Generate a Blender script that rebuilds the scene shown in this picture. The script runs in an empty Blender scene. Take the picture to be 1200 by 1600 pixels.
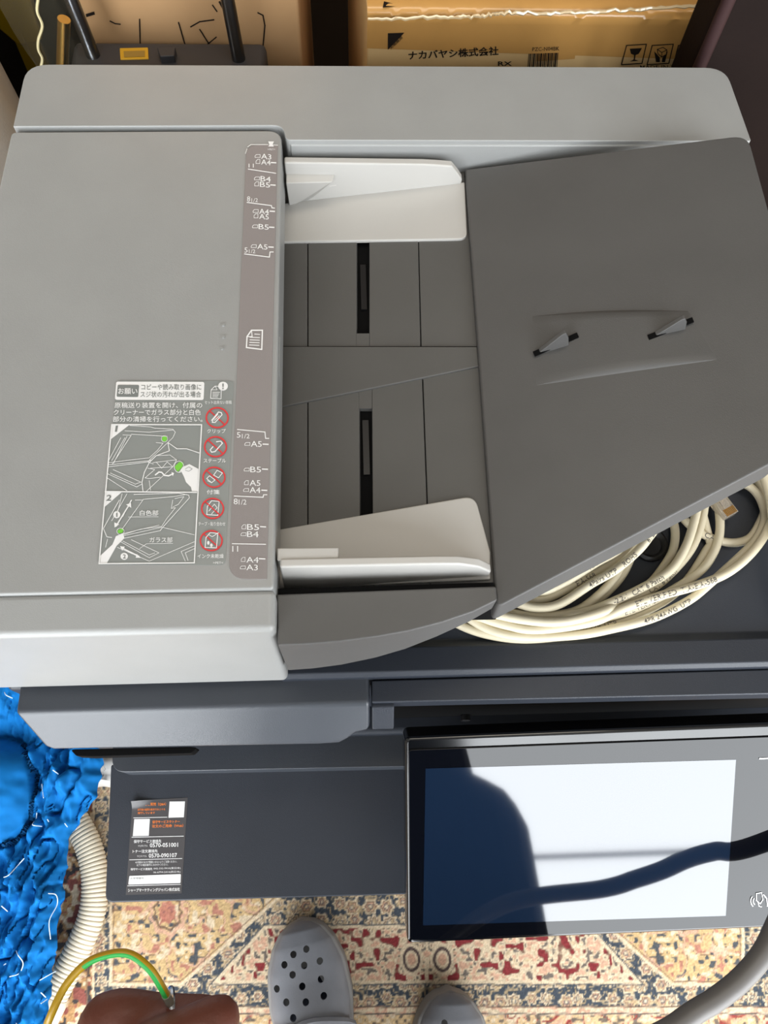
import bpy, bmesh, math, random
import numpy as np
from mathutils import Vector, Matrix

random.seed(7)
rng = np.random.default_rng(7)
scn = bpy.context.scene
COL = scn.collection

# ------------------------------------------------------------------ camera
FPX = 1210.0                       # focal length in pixels of a 1200 x 1600 frame
CAMZ = 1.22                        # phone held 1.22 m above the floor
_X = np.array([29400.0, 518.0, -FPX]); _X /= np.linalg.norm(_X)
_Y = np.array([-100.0, 2800.0, -FPX]); _Y -= _X * (_X @ _Y); _Y /= np.linalg.norm(_Y)
_Z = np.cross(_X, _Y)
ROT = np.array([_X, _Y, _Z])       # camera -> world
cam_d = bpy.data.cameras.new('camera')
cam_d.sensor_fit = 'VERTICAL'; cam_d.sensor_height = 36.0; cam_d.lens = FPX / 1600.0 * 36.0
cam_d.clip_start = 0.01
cam = bpy.data.objects.new('camera', cam_d); COL.objects.link(cam)
M4 = Matrix([list(ROT[0]) + [0.0], list(ROT[1]) + [0.0], list(ROT[2]) + [CAMZ], [0, 0, 0, 1]])
cam.matrix_world = M4
scn.camera = cam

# ------------------------------------------------------------------ world, light, exposure
scn.view_settings.view_transform = 'Standard'
scn.view_settings.look = 'None'
scn.view_settings.gamma = 1.0
scn.view_settings.exposure = 0.60
scn.view_settings.use_curve_mapping = False
world = bpy.data.worlds.new('sky'); scn.world = world; world.use_nodes = True
world.node_tree.nodes['Background'].inputs[0].default_value = (0.75, 0.87, 1.0, 1)
world.node_tree.nodes['Background'].inputs[1].default_value = 0.25


def area(name, loc, target, sx, sy, power, color):
    l = bpy.data.lights.new(name, 'AREA'); l.shape = 'RECTANGLE'; l.size = sx; l.size_y = sy
    l.energy = power; l.color = color
    o = bpy.data.objects.new(name, l); COL.objects.link(o)
    o.location = loc
    o.rotation_euler = (Vector(target) - Vector(loc)).to_track_quat('-Z', 'Y').to_euler()
    return o


area('window_daylight', (0.40, -1.36, 1.22), (0.40, 0.0, 1.22), 3.7, 2.1, 165, (0.94, 0.975, 1.0))
area('ceiling_lamp_light', (0.2, 0.60, 2.32), (0.2, 0.60, 0.0), 1.0, 0.5, 5.5, (1.0, 0.91, 0.77))

# ------------------------------------------------------------------ pixel helpers (photo pixel -> point on a real plane)


def ray(px, py):
    return ROT @ np.array([(px - 600.0) / FPX, (800.0 - py) / FPX, -1.0])


CAM = np.array([0.0, 0.0, CAMZ])


def U(px, py, z):
    r = ray(px, py); return CAM + r * ((z - CAMZ) / r[2])


def UY(px, py, y):
    r = ray(px, py); return CAM + r * (y / r[1])


def UP(px, py, p0, n):
    r = ray(px, py); return CAM + r * (np.dot(np.asarray(p0) - CAM, n) / np.dot(r, n))


def plane_map(p0, n, lift=0.0):
    p0 = np.asarray(p0, float); n = np.asarray(n, float); n = n / np.linalg.norm(n)
    q = p0 + n * lift
    return lambda px, py: UP(px, py, q, n)


# ------------------------------------------------------------------ materials


def s2l(c):
    c = c / 255.0
    return c / 12.92 if c <= 0.04045 else ((c + 0.055) / 1.055) ** 2.4


def rgb(r, g, b):
    return (s2l(r), s2l(g), s2l(b), 1.0)


def mat(name, col, rough=0.5, spec=0.5, metal=0.0, noise=0.0, nscale=60.0, bump=0.0, bscale=900.0, coat=0.0,
        ior=None, trans=0.0, alpha=1.0):
    m = bpy.data.materials.new(name); m.use_nodes = True
    nt = m.node_tree; b = nt.nodes['Principled BSDF']
    b.inputs['Base Color'].default_value = col
    b.inputs['Roughness'].default_value = rough
    b.inputs['Specular IOR Level'].default_value = spec
    b.inputs['Metallic'].default_value = metal
    b.inputs['Coat Weight'].default_value = coat
    b.inputs['Transmission Weight'].default_value = trans
    b.inputs['Alpha'].default_value = alpha
    if ior:
        b.inputs['IOR'].default_value = ior
    tc = nt.nodes.new('ShaderNodeTexCoord')
    if noise > 0:
        n = nt.nodes.new('ShaderNodeTexNoise'); n.inputs['Scale'].default_value = nscale
        n.inputs['Detail'].default_value = 4
        r = nt.nodes.new('ShaderNodeMapRange')
        r.inputs['From Min'].default_value = 0.3; r.inputs['From Max'].default_value = 0.7
        r.inputs['To Min'].default_value = 1 - noise; r.inputs['To Max'].default_value = 1 + noise
        mx = nt.nodes.new('ShaderNodeMix'); mx.data_type = 'RGBA'; mx.blend_type = 'MULTIPLY'
        mx.inputs[0].default_value = 1.0; mx.inputs[6].default_value = col
        nt.links.new(tc.outputs['Object'], n.inputs['Vector'])
        nt.links.new(n.outputs['Fac'], r.inputs['Value'])
        nt.links.new(r.outputs['Result'], mx.inputs[7])
        nt.links.new(mx.outputs[2], b.inputs['Base Color'])
    if bump > 0:
        n2 = nt.nodes.new('ShaderNodeTexNoise'); n2.inputs['Scale'].default_value = bscale
        n2.inputs['Detail'].default_value = 3
        bp = nt.nodes.new('ShaderNodeBump'); bp.inputs['Strength'].default_value = bump
        bp.inputs['Distance'].default_value = 0.001
        nt.links.new(tc.outputs['Object'], n2.inputs['Vector'])
        nt.links.new(n2.outputs['Fac'], bp.inputs['Height'])
        nt.links.new(bp.outputs['Normal'], b.inputs['Normal'])
    return m


M = {}
M['feeder'] = mat('feeder_grey_plastic', rgb(149, 150, 149), 0.37, 0.5, noise=0.03, nscale=25, bump=0.12, bscale=1500)
M['plate'] = mat('scale_plate_plastic', rgb(136, 130, 129), 0.45, 0.4, bump=0.1, bscale=1500)
M['tray'] = mat('tray_dark_grey_plastic', rgb(84, 83, 82), 0.48, 0.35, noise=0.05, nscale=18, bump=0.12, bscale=1500)
M['trayin'] = mat('inner_tray_plastic', rgb(85, 84, 82), 0.5, 0.4, noise=0.06, nscale=14, bump=0.1, bscale=1500)
M['dark'] = mat('charcoal_plastic', rgb(44, 48, 56), 0.42, 0.35, noise=0.04, nscale=30, bump=0.15, bscale=1500)
M['scan'] = mat('scanner_charcoal_plastic', rgb(58, 62, 69), 0.36, 0.6, noise=0.03, nscale=30, bump=0.1, bscale=1500)
M['black'] = mat('black_plastic', rgb(18, 18, 20), 0.4, 0.4)
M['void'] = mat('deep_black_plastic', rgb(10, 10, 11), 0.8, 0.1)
M['white'] = mat('guide_white_plastic', rgb(184, 182, 178), 0.4, 0.4, noise=0.02, nscale=20)
M['ink'] = mat('white_print', rgb(232, 232, 232), 0.6, 0.2)
M['inkred'] = mat('red_print', rgb(214, 62, 64), 0.6, 0.2)
M['inkgreen'] = mat('green_print', rgb(120, 200, 72), 0.6, 0.2)
M['inkgrey'] = mat('grey_print', rgb(122, 126, 124), 0.6, 0.2)
M['inkorange'] = mat('orange_print', rgb(238, 132, 60), 0.6, 0.2)
M['inkblack'] = mat('black_print', rgb(34, 28, 24), 0.7, 0.1)
M['sticker'] = mat('caution_sticker_film', rgb(134, 138, 136), 0.35, 0.5)
M['sticker2'] = mat('contact_sticker_film', rgb(70, 68, 70), 0.35, 0.5)
M['glass'] = mat('panel_black_glass', rgb(8, 10, 16), 0.03, 0.5, coat=0.0, ior=1.42)
M['lcd'] = mat('screen_glass', rgb(18, 32, 52), 0.05, 0.5, ior=1.85)
M['bezel'] = mat('panel_gloss_black', rgb(8, 10, 14), 0.12, 0.5, ior=1.6)
M['cable'] = mat('cream_cable_jacket', rgb(212, 202, 176), 0.42, 0.4, noise=0.04, nscale=40)
M['cableink'] = mat('cable_print', rgb(96, 92, 88), 0.7, 0.1)
M['clear'] = mat('clear_plug_plastic', rgb(225, 215, 200), 0.12, 0.5, trans=0.75, ior=1.45)
M['gold'] = mat('gold_contact', rgb(200, 150, 70), 0.3, 0.5, metal=1.0)
M['hose'] = mat('cream_hose_plastic', rgb(226, 215, 192), 0.45, 0.4, noise=0.03, nscale=30)
M['blue'] = mat('blue_cotton', rgb(16, 104, 172), 0.8, 0.1, noise=0.16, nscale=35, bump=0.3, bscale=1800)
M['bluedark'] = mat('blue_seam_thread', rgb(10, 62, 105), 0.8, 0.1)
M['thread'] = mat('white_thread', rgb(200, 220, 235), 0.8, 0.1)
M['whitebag'] = mat('white_plastic_bag', rgb(228, 224, 218), 0.45, 0.4, noise=0.04, nscale=30)
M['cardL'] = mat('plain_cardboard', rgb(190, 152, 110), 0.8, 0.15, noise=0.10, nscale=9)
M['cardR'] = mat('printed_cardboard', rgb(222, 188, 134), 0.75, 0.2, noise=0.06, nscale=12)
M['tape'] = mat('brown_packing_tape', rgb(196, 148, 84), 0.18, 0.5, noise=0.05, nscale=30)
M['steel'] = mat('steel_tube', rgb(110, 112, 116), 0.28, 0.5, metal=1.0)
M['brass'] = mat('brass_tube', rgb(190, 160, 90), 0.25, 0.5, metal=1.0)
M['cart'] = mat('cart_black_plastic', rgb(48, 48, 52), 0.5, 0.4)
M['yellow'] = mat('yellow_label', rgb(190, 145, 30), 0.5, 0.4)
M['yellowsheet'] = mat('yellow_vinyl', rgb(118, 96, 6), 0.9, 0.05)
M['brown'] = mat('dark_brown_leatherette', rgb(24, 16, 14), 0.7, 0.08, noise=0.25, nscale=6, bump=0.2, bscale=400)
M['piping'] = mat('brown_piping', rgb(52, 36, 36), 0.6, 0.1)
M['sack'] = mat('off_white_canvas', rgb(196, 188, 178), 0.8, 0.2, noise=0.08, nscale=12, bump=0.2, bscale=600)
M['wirey'] = mat('wire_yellow', rgb(176, 140, 20), 0.4, 0.4)
M['wireg'] = mat('wire_green', rgb(50, 176, 80), 0.4, 0.4)
M['sleeve'] = mat('wire_clear_sleeve', rgb(190, 190, 180), 0.2, 0.5, trans=0.5)
M['skin'] = mat('skin', rgb(104, 58, 46), 0.5, 0.4, noise=0.10, nscale=60, bump=0.25, bscale=500)
M['cloth'] = mat('dark_clothing', rgb(38, 40, 48), 0.9, 0.1, noise=0.1, nscale=40)
M['hair'] = mat('black_hair', rgb(22, 18, 16), 0.5, 0.3)
M['silver'] = mat('silver_ring', rgb(190, 195, 205), 0.2, 0.5, metal=1.0)
M['clog'] = mat('grey_clog_foam', rgb(132, 134, 140), 0.6, 0.3, noise=0.07, nscale=35, bump=0.15, bscale=500)
M['clogrim'] = mat('grey_clog_sole', rgb(140, 138, 136), 0.65, 0.3, noise=0.06, nscale=40)
M['greycable'] = mat('grey_cord_rubber', rgb(112, 109, 107), 0.45, 0.4)
M['wall'] = mat('painted_wall', rgb(132, 127, 120), 0.9, 0.1, noise=0.03, nscale=4)
M['wallback'] = mat('dark_back_wall', rgb(60, 50, 42), 0.9, 0.1, noise=0.1, nscale=4)
M['ceil'] = mat('grey_ceiling', rgb(150, 147, 142), 0.9, 0.1)
M['frame'] = mat('window_frame_grey', rgb(70, 78, 88), 0.5, 0.3)
M['floor'] = mat('tan_floor_boards', rgb(176, 150, 118), 0.5, 0.4, noise=0.2, nscale=8)

# ------------------------------------------------------------------ object helpers


def thing(name, label, cat, loc=(0, 0, 0), group=None):
    o = bpy.data.objects.new(name, None); COL.objects.link(o); o.location = loc
    o.empty_display_size = 0.05
    tag(o, label, cat, group)
    return o


def tag(o, label=None, cat=None, group=None, kind=None):
    if label: o['label'] = label
    if cat: o['category'] = cat
    if group: o['group'] = group
    if kind: o['kind'] = kind
    return o


def origin(o):
    v = Vector((0, 0, 0))
    while o is not None:
        v = v + o.location; o = o.parent
    return v


def mk(name, verts, faces, m, parent=None, smooth=True, bevel=0.0, seg=3, fmats=None, angle=40, base=None):
    """one mesh object from world-space vertices"""
    off = origin(parent) if parent else Vector(base or (0, 0, 0))
    me = bpy.data.meshes.new(name)
    v = np.asarray(verts, float) - np.array(off)
    me.from_pydata(v.tolist(), [], [list(f) for f in faces])
    ms = m if isinstance(m, (list, tuple)) else [m]
    for x in ms: me.materials.append(x)
    if fmats is not None:
        me.polygons.foreach_set('material_index', np.asarray(fmats, np.int32))
    bm = bmesh.new(); bm.from_mesh(me)
    if bevel <= 0 or len(faces) > 4:
        bmesh.ops.recalc_face_normals(bm, faces=bm.faces)
    bm.to_mesh(me); bm.free()
    if smooth:
        me.polygons.foreach_set('use_smooth', np.ones(len(me.polygons), bool))
        if bevel <= 0: me.set_sharp_from_angle(angle=math.radians(angle))
    me.update()
    o = bpy.data.objects.new(name, me); COL.objects.link(o)
    if parent: o.parent = parent
    else: o.location = off
    if bevel > 0:
        b = o.modifiers.new('bevel', 'BEVEL'); b.width = bevel; b.segments = seg; b.limit_method = 'ANGLE'
        b.angle_limit = math.radians(32); b.harden_normals = True
    return o


def prism_vf(top, bot):
    n = len(top)
    v = [list(p) for p in top] + [list(p) for p in bot]
    f = [list(range(n)), list(range(2 * n - 1, n - 1, -1))]
    for i in range(n):
        j = (i + 1) % n
        f.append([j, i, n + i, n + j])
    return v, f


def prism(name, top, bot, m, parent=None, bevel=0.0, seg=3, **k):
    v, f = prism_vf(top, bot)
    return mk(name, v, f, m, parent, bevel=bevel, seg=seg, **k)


def down(pts, dz):
    return [(p[0], p[1], p[2] - dz) for p in pts]


def atz(pts, z):
    return [(p[0], p[1], z) for p in pts]


def along(pts, d):
    return [tuple(np.asarray(p) + np.asarray(d)) for p in pts]


def rnd(pts, radii, n=6):
    """rounds the corners of a polygon of 2-D or 3-D points"""
    out = []; N = len(pts)
    for i in range(N):
        p = np.asarray(pts[i], float); a = np.asarray(pts[i - 1], float); b = np.asarray(pts[(i + 1) % N], float)
        r = radii[i] if isinstance(radii, (list, tuple)) else radii
        if r <= 0:
            out.append(tuple(p)); continue
        u = (a - p); w = (b - p); lu = np.linalg.norm(u); lw = np.linalg.norm(w); u /= lu; w /= lw
        ang = math.acos(max(-1, min(1, float(u @ w))))
        t = min(r / max(math.tan(ang / 2), 1e-4), lu * 0.48, lw * 0.48)
        p1 = p + u * t; p2 = p + w * t
        for k in range(n + 1):
            s = k / n
            out.append(tuple((1 - s) ** 2 * p1 + 2 * s * (1 - s) * p + s * s * p2))
    return out


def box(name, x0, x1, y0, y1, z0, z1, m, parent=None, bevel=0.0, seg=3, **k):
    top = [(x0, y0, z1), (x1, y0, z1), (x1, y1, z1), (x0, y1, z1)]
    return prism(name, top, atz(top, z0), m, parent, bevel, seg, **k)


def catmull(pts, per=8):
    P = [np.asarray(p, float) for p in pts]
    P = [2 * P[0] - P[1]] + P + [2 * P[-1] - P[-2]]
    out = []
    for i in range(1, len(P) - 2):
        for k in range(per):
            t = k / per
            a, b, c, d = P[i - 1], P[i], P[i + 1], P[i + 2]
            out.append(0.5 * ((2 * b) + (-a + c) * t + (2 * a - 5 * b + 4 * c - d) * t * t + (-a + 3 * b - 3 * c + d) * t ** 3))
    out.append(P[-2])
    return np.array(out)


def tube_vf(path, rad, n=10, cap=True, up0=(0, 0, 1)):
    path = np.asarray(path, float); N = len(path)
    rad = np.broadcast_to(np.asarray(rad, float), (N,)) if np.ndim(rad) < 2 else rad
    T = np.gradient(path, axis=0); T /= np.linalg.norm(T, axis=1)[:, None]
    u = np.asarray(up0, float); u = u - T[0] * (u @ T[0])
    if np.linalg.norm(u) < 1e-6: u = np.array([1.0, 0.0, 0.0]) - T[0] * T[0][0]
    u /= np.linalg.norm(u)
    v = []; f = []
    for i in range(N):
        u = u - T[i] * (u @ T[i]); u /= np.linalg.norm(u); w = np.cross(T[i], u)
        for k in range(n):
            a = 2 * math.pi * k / n
            v.append(path[i] + rad[i] * (math.cos(a) * u + math.sin(a) * w))
    for i in range(N - 1):
        for k in range(n):
            k2 = (k + 1) % n
            f.append([i * n + k, i * n + k2, (i + 1) * n + k2, (i + 1) * n + k])
    if cap:
        f.append(list(range(n - 1, -1, -1))); f.append([(N - 1) * n + k for k in range(n)])
    return v, f


def tube(name, path, rad, m, parent=None, n=10, **k):
    v, f = tube_vf(path, rad, n)
    return mk(name, v, f, m, parent, **k)


class Soup:
    def __init__(s): s.v = []; s.f = []
    def add(s, v, f):
        o = len(s.v); s.v += [list(p) for p in v]; s.f += [[i + o for i in q] for q in f]
    def build(s, name, m, parent=None, **k): return mk(name, s.v, s.f, m, parent, **k)


# ------------------------------------------------------------------ flat print: lettering and line art on a surface
_tc = {}


def glyphs(body, bold=0.0):
    k = (body, bold)
    if k in _tc: return _tc[k]
    cu = bpy.data.curves.new('t', 'FONT'); cu.body = body; cu.size = 1.0; cu.resolution_u = 2; cu.offset = bold
    ob = bpy.data.objects.new('t', cu); COL.objects.link(ob)
    dg = bpy.context.evaluated_depsgraph_get()
    me = bpy.data.meshes.new_from_object(ob.evaluated_get(dg))
    v = np.array([tuple(x.co) for x in me.vertices]).reshape(-1, 3)[:, :2]; f = [list(p.vertices) for p in me.polygons]
    bpy.data.objects.remove(ob); bpy.data.curves.remove(cu); bpy.data.meshes.remove(me)
    _tc[k] = (v, f); return v, f


class Ink(Soup):
    """collects flat print in photo pixels; build() lays it on the real surface"""
    def __init__(s): super().__init__(); s.k = []; s.n = 0
    def step(s, c): s.n += 1; s.k += [s.n % 120] * c
    def poly(s, pts):
        s.step(len(pts)); o = len(s.v); s.v += [list(p) for p in pts]; s.f.append(list(range(o, o + len(pts))))
    def line(s, pts, w=1.0, closed=False):
        P = [np.asarray(p, float) for p in pts]
        if closed: P = P + [P[0]]
        for a, b in zip(P[:-1], P[1:]):
            d = b - a; L = np.linalg.norm(d)
            if L < 1e-6: continue
            d /= L; n = np.array([-d[1], d[0]]) * w / 2; e = d * w * 0.35
            s.poly([a - e + n, b + e + n, b + e - n, a - e - n])
    def ring(s, c, rx, ry, w, n=28, a0=0, a1=360):
        for i in range(n):
            t0 = math.radians(a0 + (a1 - a0) * i / n); t1 = math.radians(a0 + (a1 - a0) * (i + 1) / n)
            s.poly([(c[0] + (rx + w / 2) * math.cos(t0), c[1] + (ry + w / 2) * math.sin(t0)),
                    (c[0] + (rx + w / 2) * math.cos(t1), c[1] + (ry + w / 2) * math.sin(t1)),
                    (c[0] + (rx - w / 2) * math.cos(t1), c[1] + (ry - w / 2) * math.sin(t1)),
                    (c[0] + (rx - w / 2) * math.cos(t0), c[1] + (ry - w / 2) * math.sin(t0))])
    def disc(s, c, rx, ry, n=18):
        s.poly([(c[0] + rx * math.cos(2 * math.pi * i / n), c[1] + ry * math.sin(2 * math.pi * i / n)) for i in range(n)])
    def text(s, body, x, y, w, h, dx=(1, 0), dy=(0, -1), bold=0.0):
        """text whose box starts at pixel (x, y) bottom-left, w px wide, h px tall"""
        v, f = glyphs(body, bold)
        if len(v) == 0: return
        lo = v.min(0); hi = v.max(0); sz = np.maximum(hi - lo, 1e-6)
        q = (v - lo) / sz
        dx = np.asarray(dx, float); dy = np.asarray(dy, float)
        pts = np.array([x, y]) + q[:, :1] * w * dx + q[:, 1:] * h * dy
        s.step(len(v)); s.add(pts, f)
    def build(s, name, m, mp, parent, **k):
        nn_ = np.array(k.get('n', (0, 0, 1)), float)
        v = [mp(p[0], p[1]) + nn_ * (1.5e-6 * q) for p, q in zip(s.v, s.k)]
        off = origin(parent)
        me = bpy.data.meshes.new(name)
        me.from_pydata((np.asarray(v) - np.array(off)).tolist(), [], s.f); me.materials.append(m); me.update()
        bm = bmesh.new(); bm.from_mesh(me)
        for fc in bm.faces:
            if fc.normal.dot(Vector(k.get('n', (0, 0, 1)))) < 0: fc.normal_flip()
        bm.to_mesh(me); bm.free()
        o = bpy.data.objects.new(name, me); COL.objects.link(o); o.parent = parent
        o['kind'] = 'stuff'
        return o


def vnoise(x, y, seed=0):
    """smooth value noise on arrays"""
    r = np.random.default_rng(seed); T = r.random((256, 256))
    xi = np.floor(x).astype(int); yi = np.floor(y).astype(int); fx = x - xi; fy = y - yi
    fx = fx * fx * (3 - 2 * fx); fy = fy * fy * (3 - 2 * fy)
    g = lambda a, b: T[a % 256, b % 256]
    return (g(xi, yi) * (1 - fx) + g(xi + 1, yi) * fx) * (1 - fy) + (g(xi, yi + 1) * (1 - fx) + g(xi + 1, yi + 1) * fx) * fy


# ================================================================== SETTING
def struct(o): o['kind'] = 'structure'; return o


RX0, RX1, RY0, RY1, RZ = -1.6, 2.5, -1.3, 1.3, 2.4
struct(box('floor', RX0, RX1, RY0, RY1, -0.06, -0.006, M['floor']))
struct(box('ceiling', RX0, RX1, RY0, RY1, RZ, RZ + 0.05, M['ceil']))
struct(box('wall_back', RX0, RX1, RY1, RY1 + 0.05, -0.06, RZ, M['wallback']))
struct(box('wall_left', RX0 - 0.05, RX0, RY0, RY1, -0.06, RZ, M['wall']))
struct(box('wall_right', RX1, RX1 + 0.05, RY0, RY1, -0.06, RZ, M['wall']))
WX0, WX1, WZ0, WZ1 = -1.45, 2.25, 0.17, 2.27
s = Soup()
for (a, b, c, d) in ((RX0, WX0, -0.06, RZ), (WX1, RX1, -0.06, RZ), (WX0, WX1, -0.06, WZ0), (WX0, WX1, WZ1, RZ)):
    t = [(a, RY0, d), (b, RY0, d), (b, RY0 - 0.05, d), (a, RY0 - 0.05, d)]
    s.add(*prism_vf(t, atz(t, c)))
struct(s.build('wall_front', M['wall'], smooth=False))
s = Soup()


def bar(x0, x1, z0, z1, y0=RY0 - 0.045, y1=RY0 + 0.005):
    t = [(x0, y0, z1), (x1, y0, z1), (x1, y1, z1), (x0, y1, z1)]
    s.add(*prism_vf(t, atz(t, z0)))


bar(WX0, WX1, WZ0, WZ0 + .05); bar(WX0, WX1, WZ1 - .05, WZ1); bar(WX0, WX0 + .05, WZ0, WZ1); bar(WX1 - .05, WX1, WZ0, WZ1)
bar(1.35, 1.40, WZ0, WZ1); bar(-0.40, -0.35, WZ0, WZ1); bar(WX0, WX1, 1.462, 1.474, RY0 - .01, RY0 - .004)
struct(s.build('window_1', M['frame'], smooth=False))

# ================================================================== PHOTOCOPIER
ZT = 0.815
cp = thing('photocopier', 'grey office photocopier with document feeder on top and tilted black touch panel', 'photocopier', (0.03, 0.30, 0.0))
XL, XR = -0.237, 0.297
XB = 0.385

# cabinet under everything
box('cabinet', -0.225, XB - .004, 0.085, 0.52, 0.0012, 0.56, M['dark'], cp, 0.006)
# scanner unit body
box('scanner_base', -0.235, XB - .004, 0.105, 0.53, 0.575, 0.688, M['dark'], cp, 0.004)

# left feeder cover
re = U(440, 212, ZT); fe = U(428, 920.5, ZT)
poly = [(XL, fe[1], ZT), (fe[0], fe[1], ZT), (re[0], U(435, 203, ZT)[1], ZT), (XL, U(20, 205.5, ZT)[1], ZT)]
poly = rnd(poly, [0.004, 0.003, 0.011, 0.004])
cover = prism('feeder_cover', poly, atz(poly, ZT - 0.034), M['feeder'], cp, 0.0016)
t = [(XL + .003, .137, .782), (-0.082, .137, .782), (-0.082, .47, .782), (XL + .003, .47, .782)]
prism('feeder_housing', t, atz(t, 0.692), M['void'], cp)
# tab on the cover's edge
t = rnd([U(434, 522, .808), U(437.5, 527, .808), U(436.5, 580, .808), U(432.5, 586, .808)], 0.001)
prism('cover_tab', t, down(t, .012), M['feeder'], cp, .0005)

# rear cover
yr0 = U(600, 104, ZT)[1]
yf0 = U(20, 203, ZT)[1] + .0022
yf1 = U(600, 221, ZT)[1]
poly = [(XL + .001, yf0, ZT + .001), (re[0] + .0005, U(435, 201, ZT)[1] + .002, ZT + .001), (re[0] + .0035, yf1, ZT + .001),
        (XR, yf1, ZT + .001), (XR - .003, yr0, ZT + .001), (XL + .001, yr0 - .001, ZT + .001)]
poly = rnd(poly, [.001, .010, .004, .002, .017, .017])
rear = prism('rear_cover', poly, atz(poly, 0.70), M['feeder'], cp, 0.0026, 4)
# sloping fence below its front edge
a0, a1 = re[0] + .006, XR - .05
t = [(a0, yf1 + .004, ZT - .001), (a1, yf1 + .004, ZT - .001), (a1, yf1 - .001, ZT - .0025), (a0, yf1 - .001, ZT - .0025)]
b = [(a0, yf1 + .004, .70), (a1, yf1 + .004, .70), (a1, yf1 - .003, .73), (a0, yf1 - .003, .73)]
prism('rear_fence', t, b, M['feeder'], cp, .0012)

# front block of the feeder
yb = U(200, 923, ZT)[1]; ye = U(200, 990, ZT - .003)[1]
yl = UY(200, 1069, 0)[1]
yl = U(200, 1071, 0.70)[1]
xa = U(429, 960, ZT)[0]; xb = U(438, 1050, .745)[0]
prof = [(yb, ZT - .0015), (ye, ZT - .004), (yl, .70), (yb, .70)]
v = []
for X in (XL + .001, None):
    for i, (y, z) in enumerate(prof):
        x = X if X is not None else (xa if i in (0, 1) else xb + .001)
        if X is not None and i in (2,): x = X - .004
        v.append((x, y, z))
mk('feeder_front_block', v, [[3, 2, 1, 0], [4, 5, 6, 7], [0, 1, 5, 4], [1, 2, 6, 5], [2, 3, 7, 6], [3, 0, 4, 7]], M['feeder'], cp, bevel=.0038, seg=4)

# front wing right of the block
wz = 0.800
W = [(432, 928.5), (775, 915.5), (777, 938), (740, 956), (690, 973), (640, 986), (590, 995), (530, 1003), (480, 1007), (434, 1009)]
top = [U(x, y, wz) for x, y in W]
zb = [.735, .775, .784, .778, .768, .757, .748, .741, .737, .735]
prism('front_wing', top, [(p[0], p[1], z) for p, z in zip(top, zb)], M['tray'], cp, .0012)
t = [U(432, 920, .7935), U(771, 910, .7935), U(772, 919, .7935), U(432, 932, .7935)]
prism('wing_gap_shade', t, down(t, .05), M['void'], cp)  # black filler: the shade of the gap put into its colour

# document tray (inclined)
sl = math.radians(15)
DN = np.array([-math.sin(sl), 0, math.cos(sl)])
DP = U(752, 600, 0.794)
dt = lambda x, y: UP(x, y, DP, DN)
T = [(727, 264), (1169, 210), (1240, 470), (1240, 706), (776, 950)]
top = rnd([dt(*p) for p in T], [.002, .012, .02, .02, .003])
tray = prism('document_tray', top, [tuple(np.array(p) + np.array([.0005, -.0015, -.024])) for p in top], M['tray'], cp, .0018)
tm = lambda lift: plane_map(DP, DN, lift)
# stoppers in their slots
for (ax, ay, bx, by, tx, ty, ux, uy) in ((834, 553, 903, 523, 875, 518, 888, 538), (1013, 527, 1083, 499, 1062, 494, 1070, 512)):
    mp0 = tm(.0021)
    d = np.array([bx - ax, by - ay], float); d /= np.linalg.norm(d); n = np.array([-d[1], d[0]])
    A = np.array([ax, ay]); B = np.array([bx, by])
    q = [A - n * 4, B - n * 4, B + n * 4, A + n * 4]
    pts = [mp0(*p) for p in q]
    prism('stopper_slot', pts, along(pts, -DN * .0006), M['void'], tray)
    # fin: a thin upright wedge that rises towards its right end
    P0 = tm(0)(ax + 3, ay - 1); P1 = tm(0)(ux, uy)
    side = np.cross(P1 - P0, DN); side /= np.linalg.norm(side)
    Ht = None
    r = ray(tx, ty)
    # height at which the fin's peak appears over its foot
    best = min(np.linspace(.004, .05, 80), key=lambda h: np.linalg.norm(np.cross((P1 * .93 + P0 * .07) + DN * h - CAM, r)) / np.linalg.norm((P1 * .93 + P0 * .07) + DN * h - CAM))
    Pk = (P1 * .93 + P0 * .07) + DN * best
    fr = [P0, P1, P1 + DN * best * .62, Pk, Pk - (P1 - P0) * .12 - DN * best * .05]
    a = [p + side * .0016 for p in fr]; b = [p - side * .0016 for p in fr]
    prism('paper_stopper', a, b, M['tray'], tray, .0006)
# shallow raised plateau between two creases: the rear one faces away, the front one faces the window
N = 36; v = []; f = []; HP = .0019
for i in range(N + 1):
    q_ = i / N; e = math.sin(math.pi * q_); hi = HP * e
    rx_, ry_ = 832 + 243 * q_, 494 - 8 * q_ - 3 * e
    fx_, fy_ = 838 + 282 * q_, 602 - 40 * q_ - 4 * e
    wr_ = 4.5 * e ** .8 + .05; wf_ = 8.5 * e ** .8 + .05
    P_ = lambda k, l: tm(l)(rx_ + (fx_ - rx_) * k, ry_ + (fy_ - ry_) * k)
    D_ = fy_ - ry_
    v += [tm(-.0002)(rx_, ry_ - wr_ * .5), tm(hi * .5)(rx_, ry_), tm(hi)(rx_, ry_ + wr_ * .6), P_(.12, hi), P_(.3, hi), P_(.5, hi), P_(.7, hi), P_(.85, hi),
          tm(hi)(fx_, fy_ - wf_ * .7), tm(hi * .82)(fx_, fy_ - wf_ * .35), tm(hi * .2)(fx_, fy_ + wf_ * .3), tm(-.0002)(fx_, fy_ + wf_ * .5)]
for i in range(N):
    for k in range(11):
        f.append([i * 12 + k, i * 12 + k + 1, i * 12 + 13 + k, i * 12 + 12 + k])
mk('tray_plateau', v, f, M['tray'], tray, angle=80)

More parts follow.
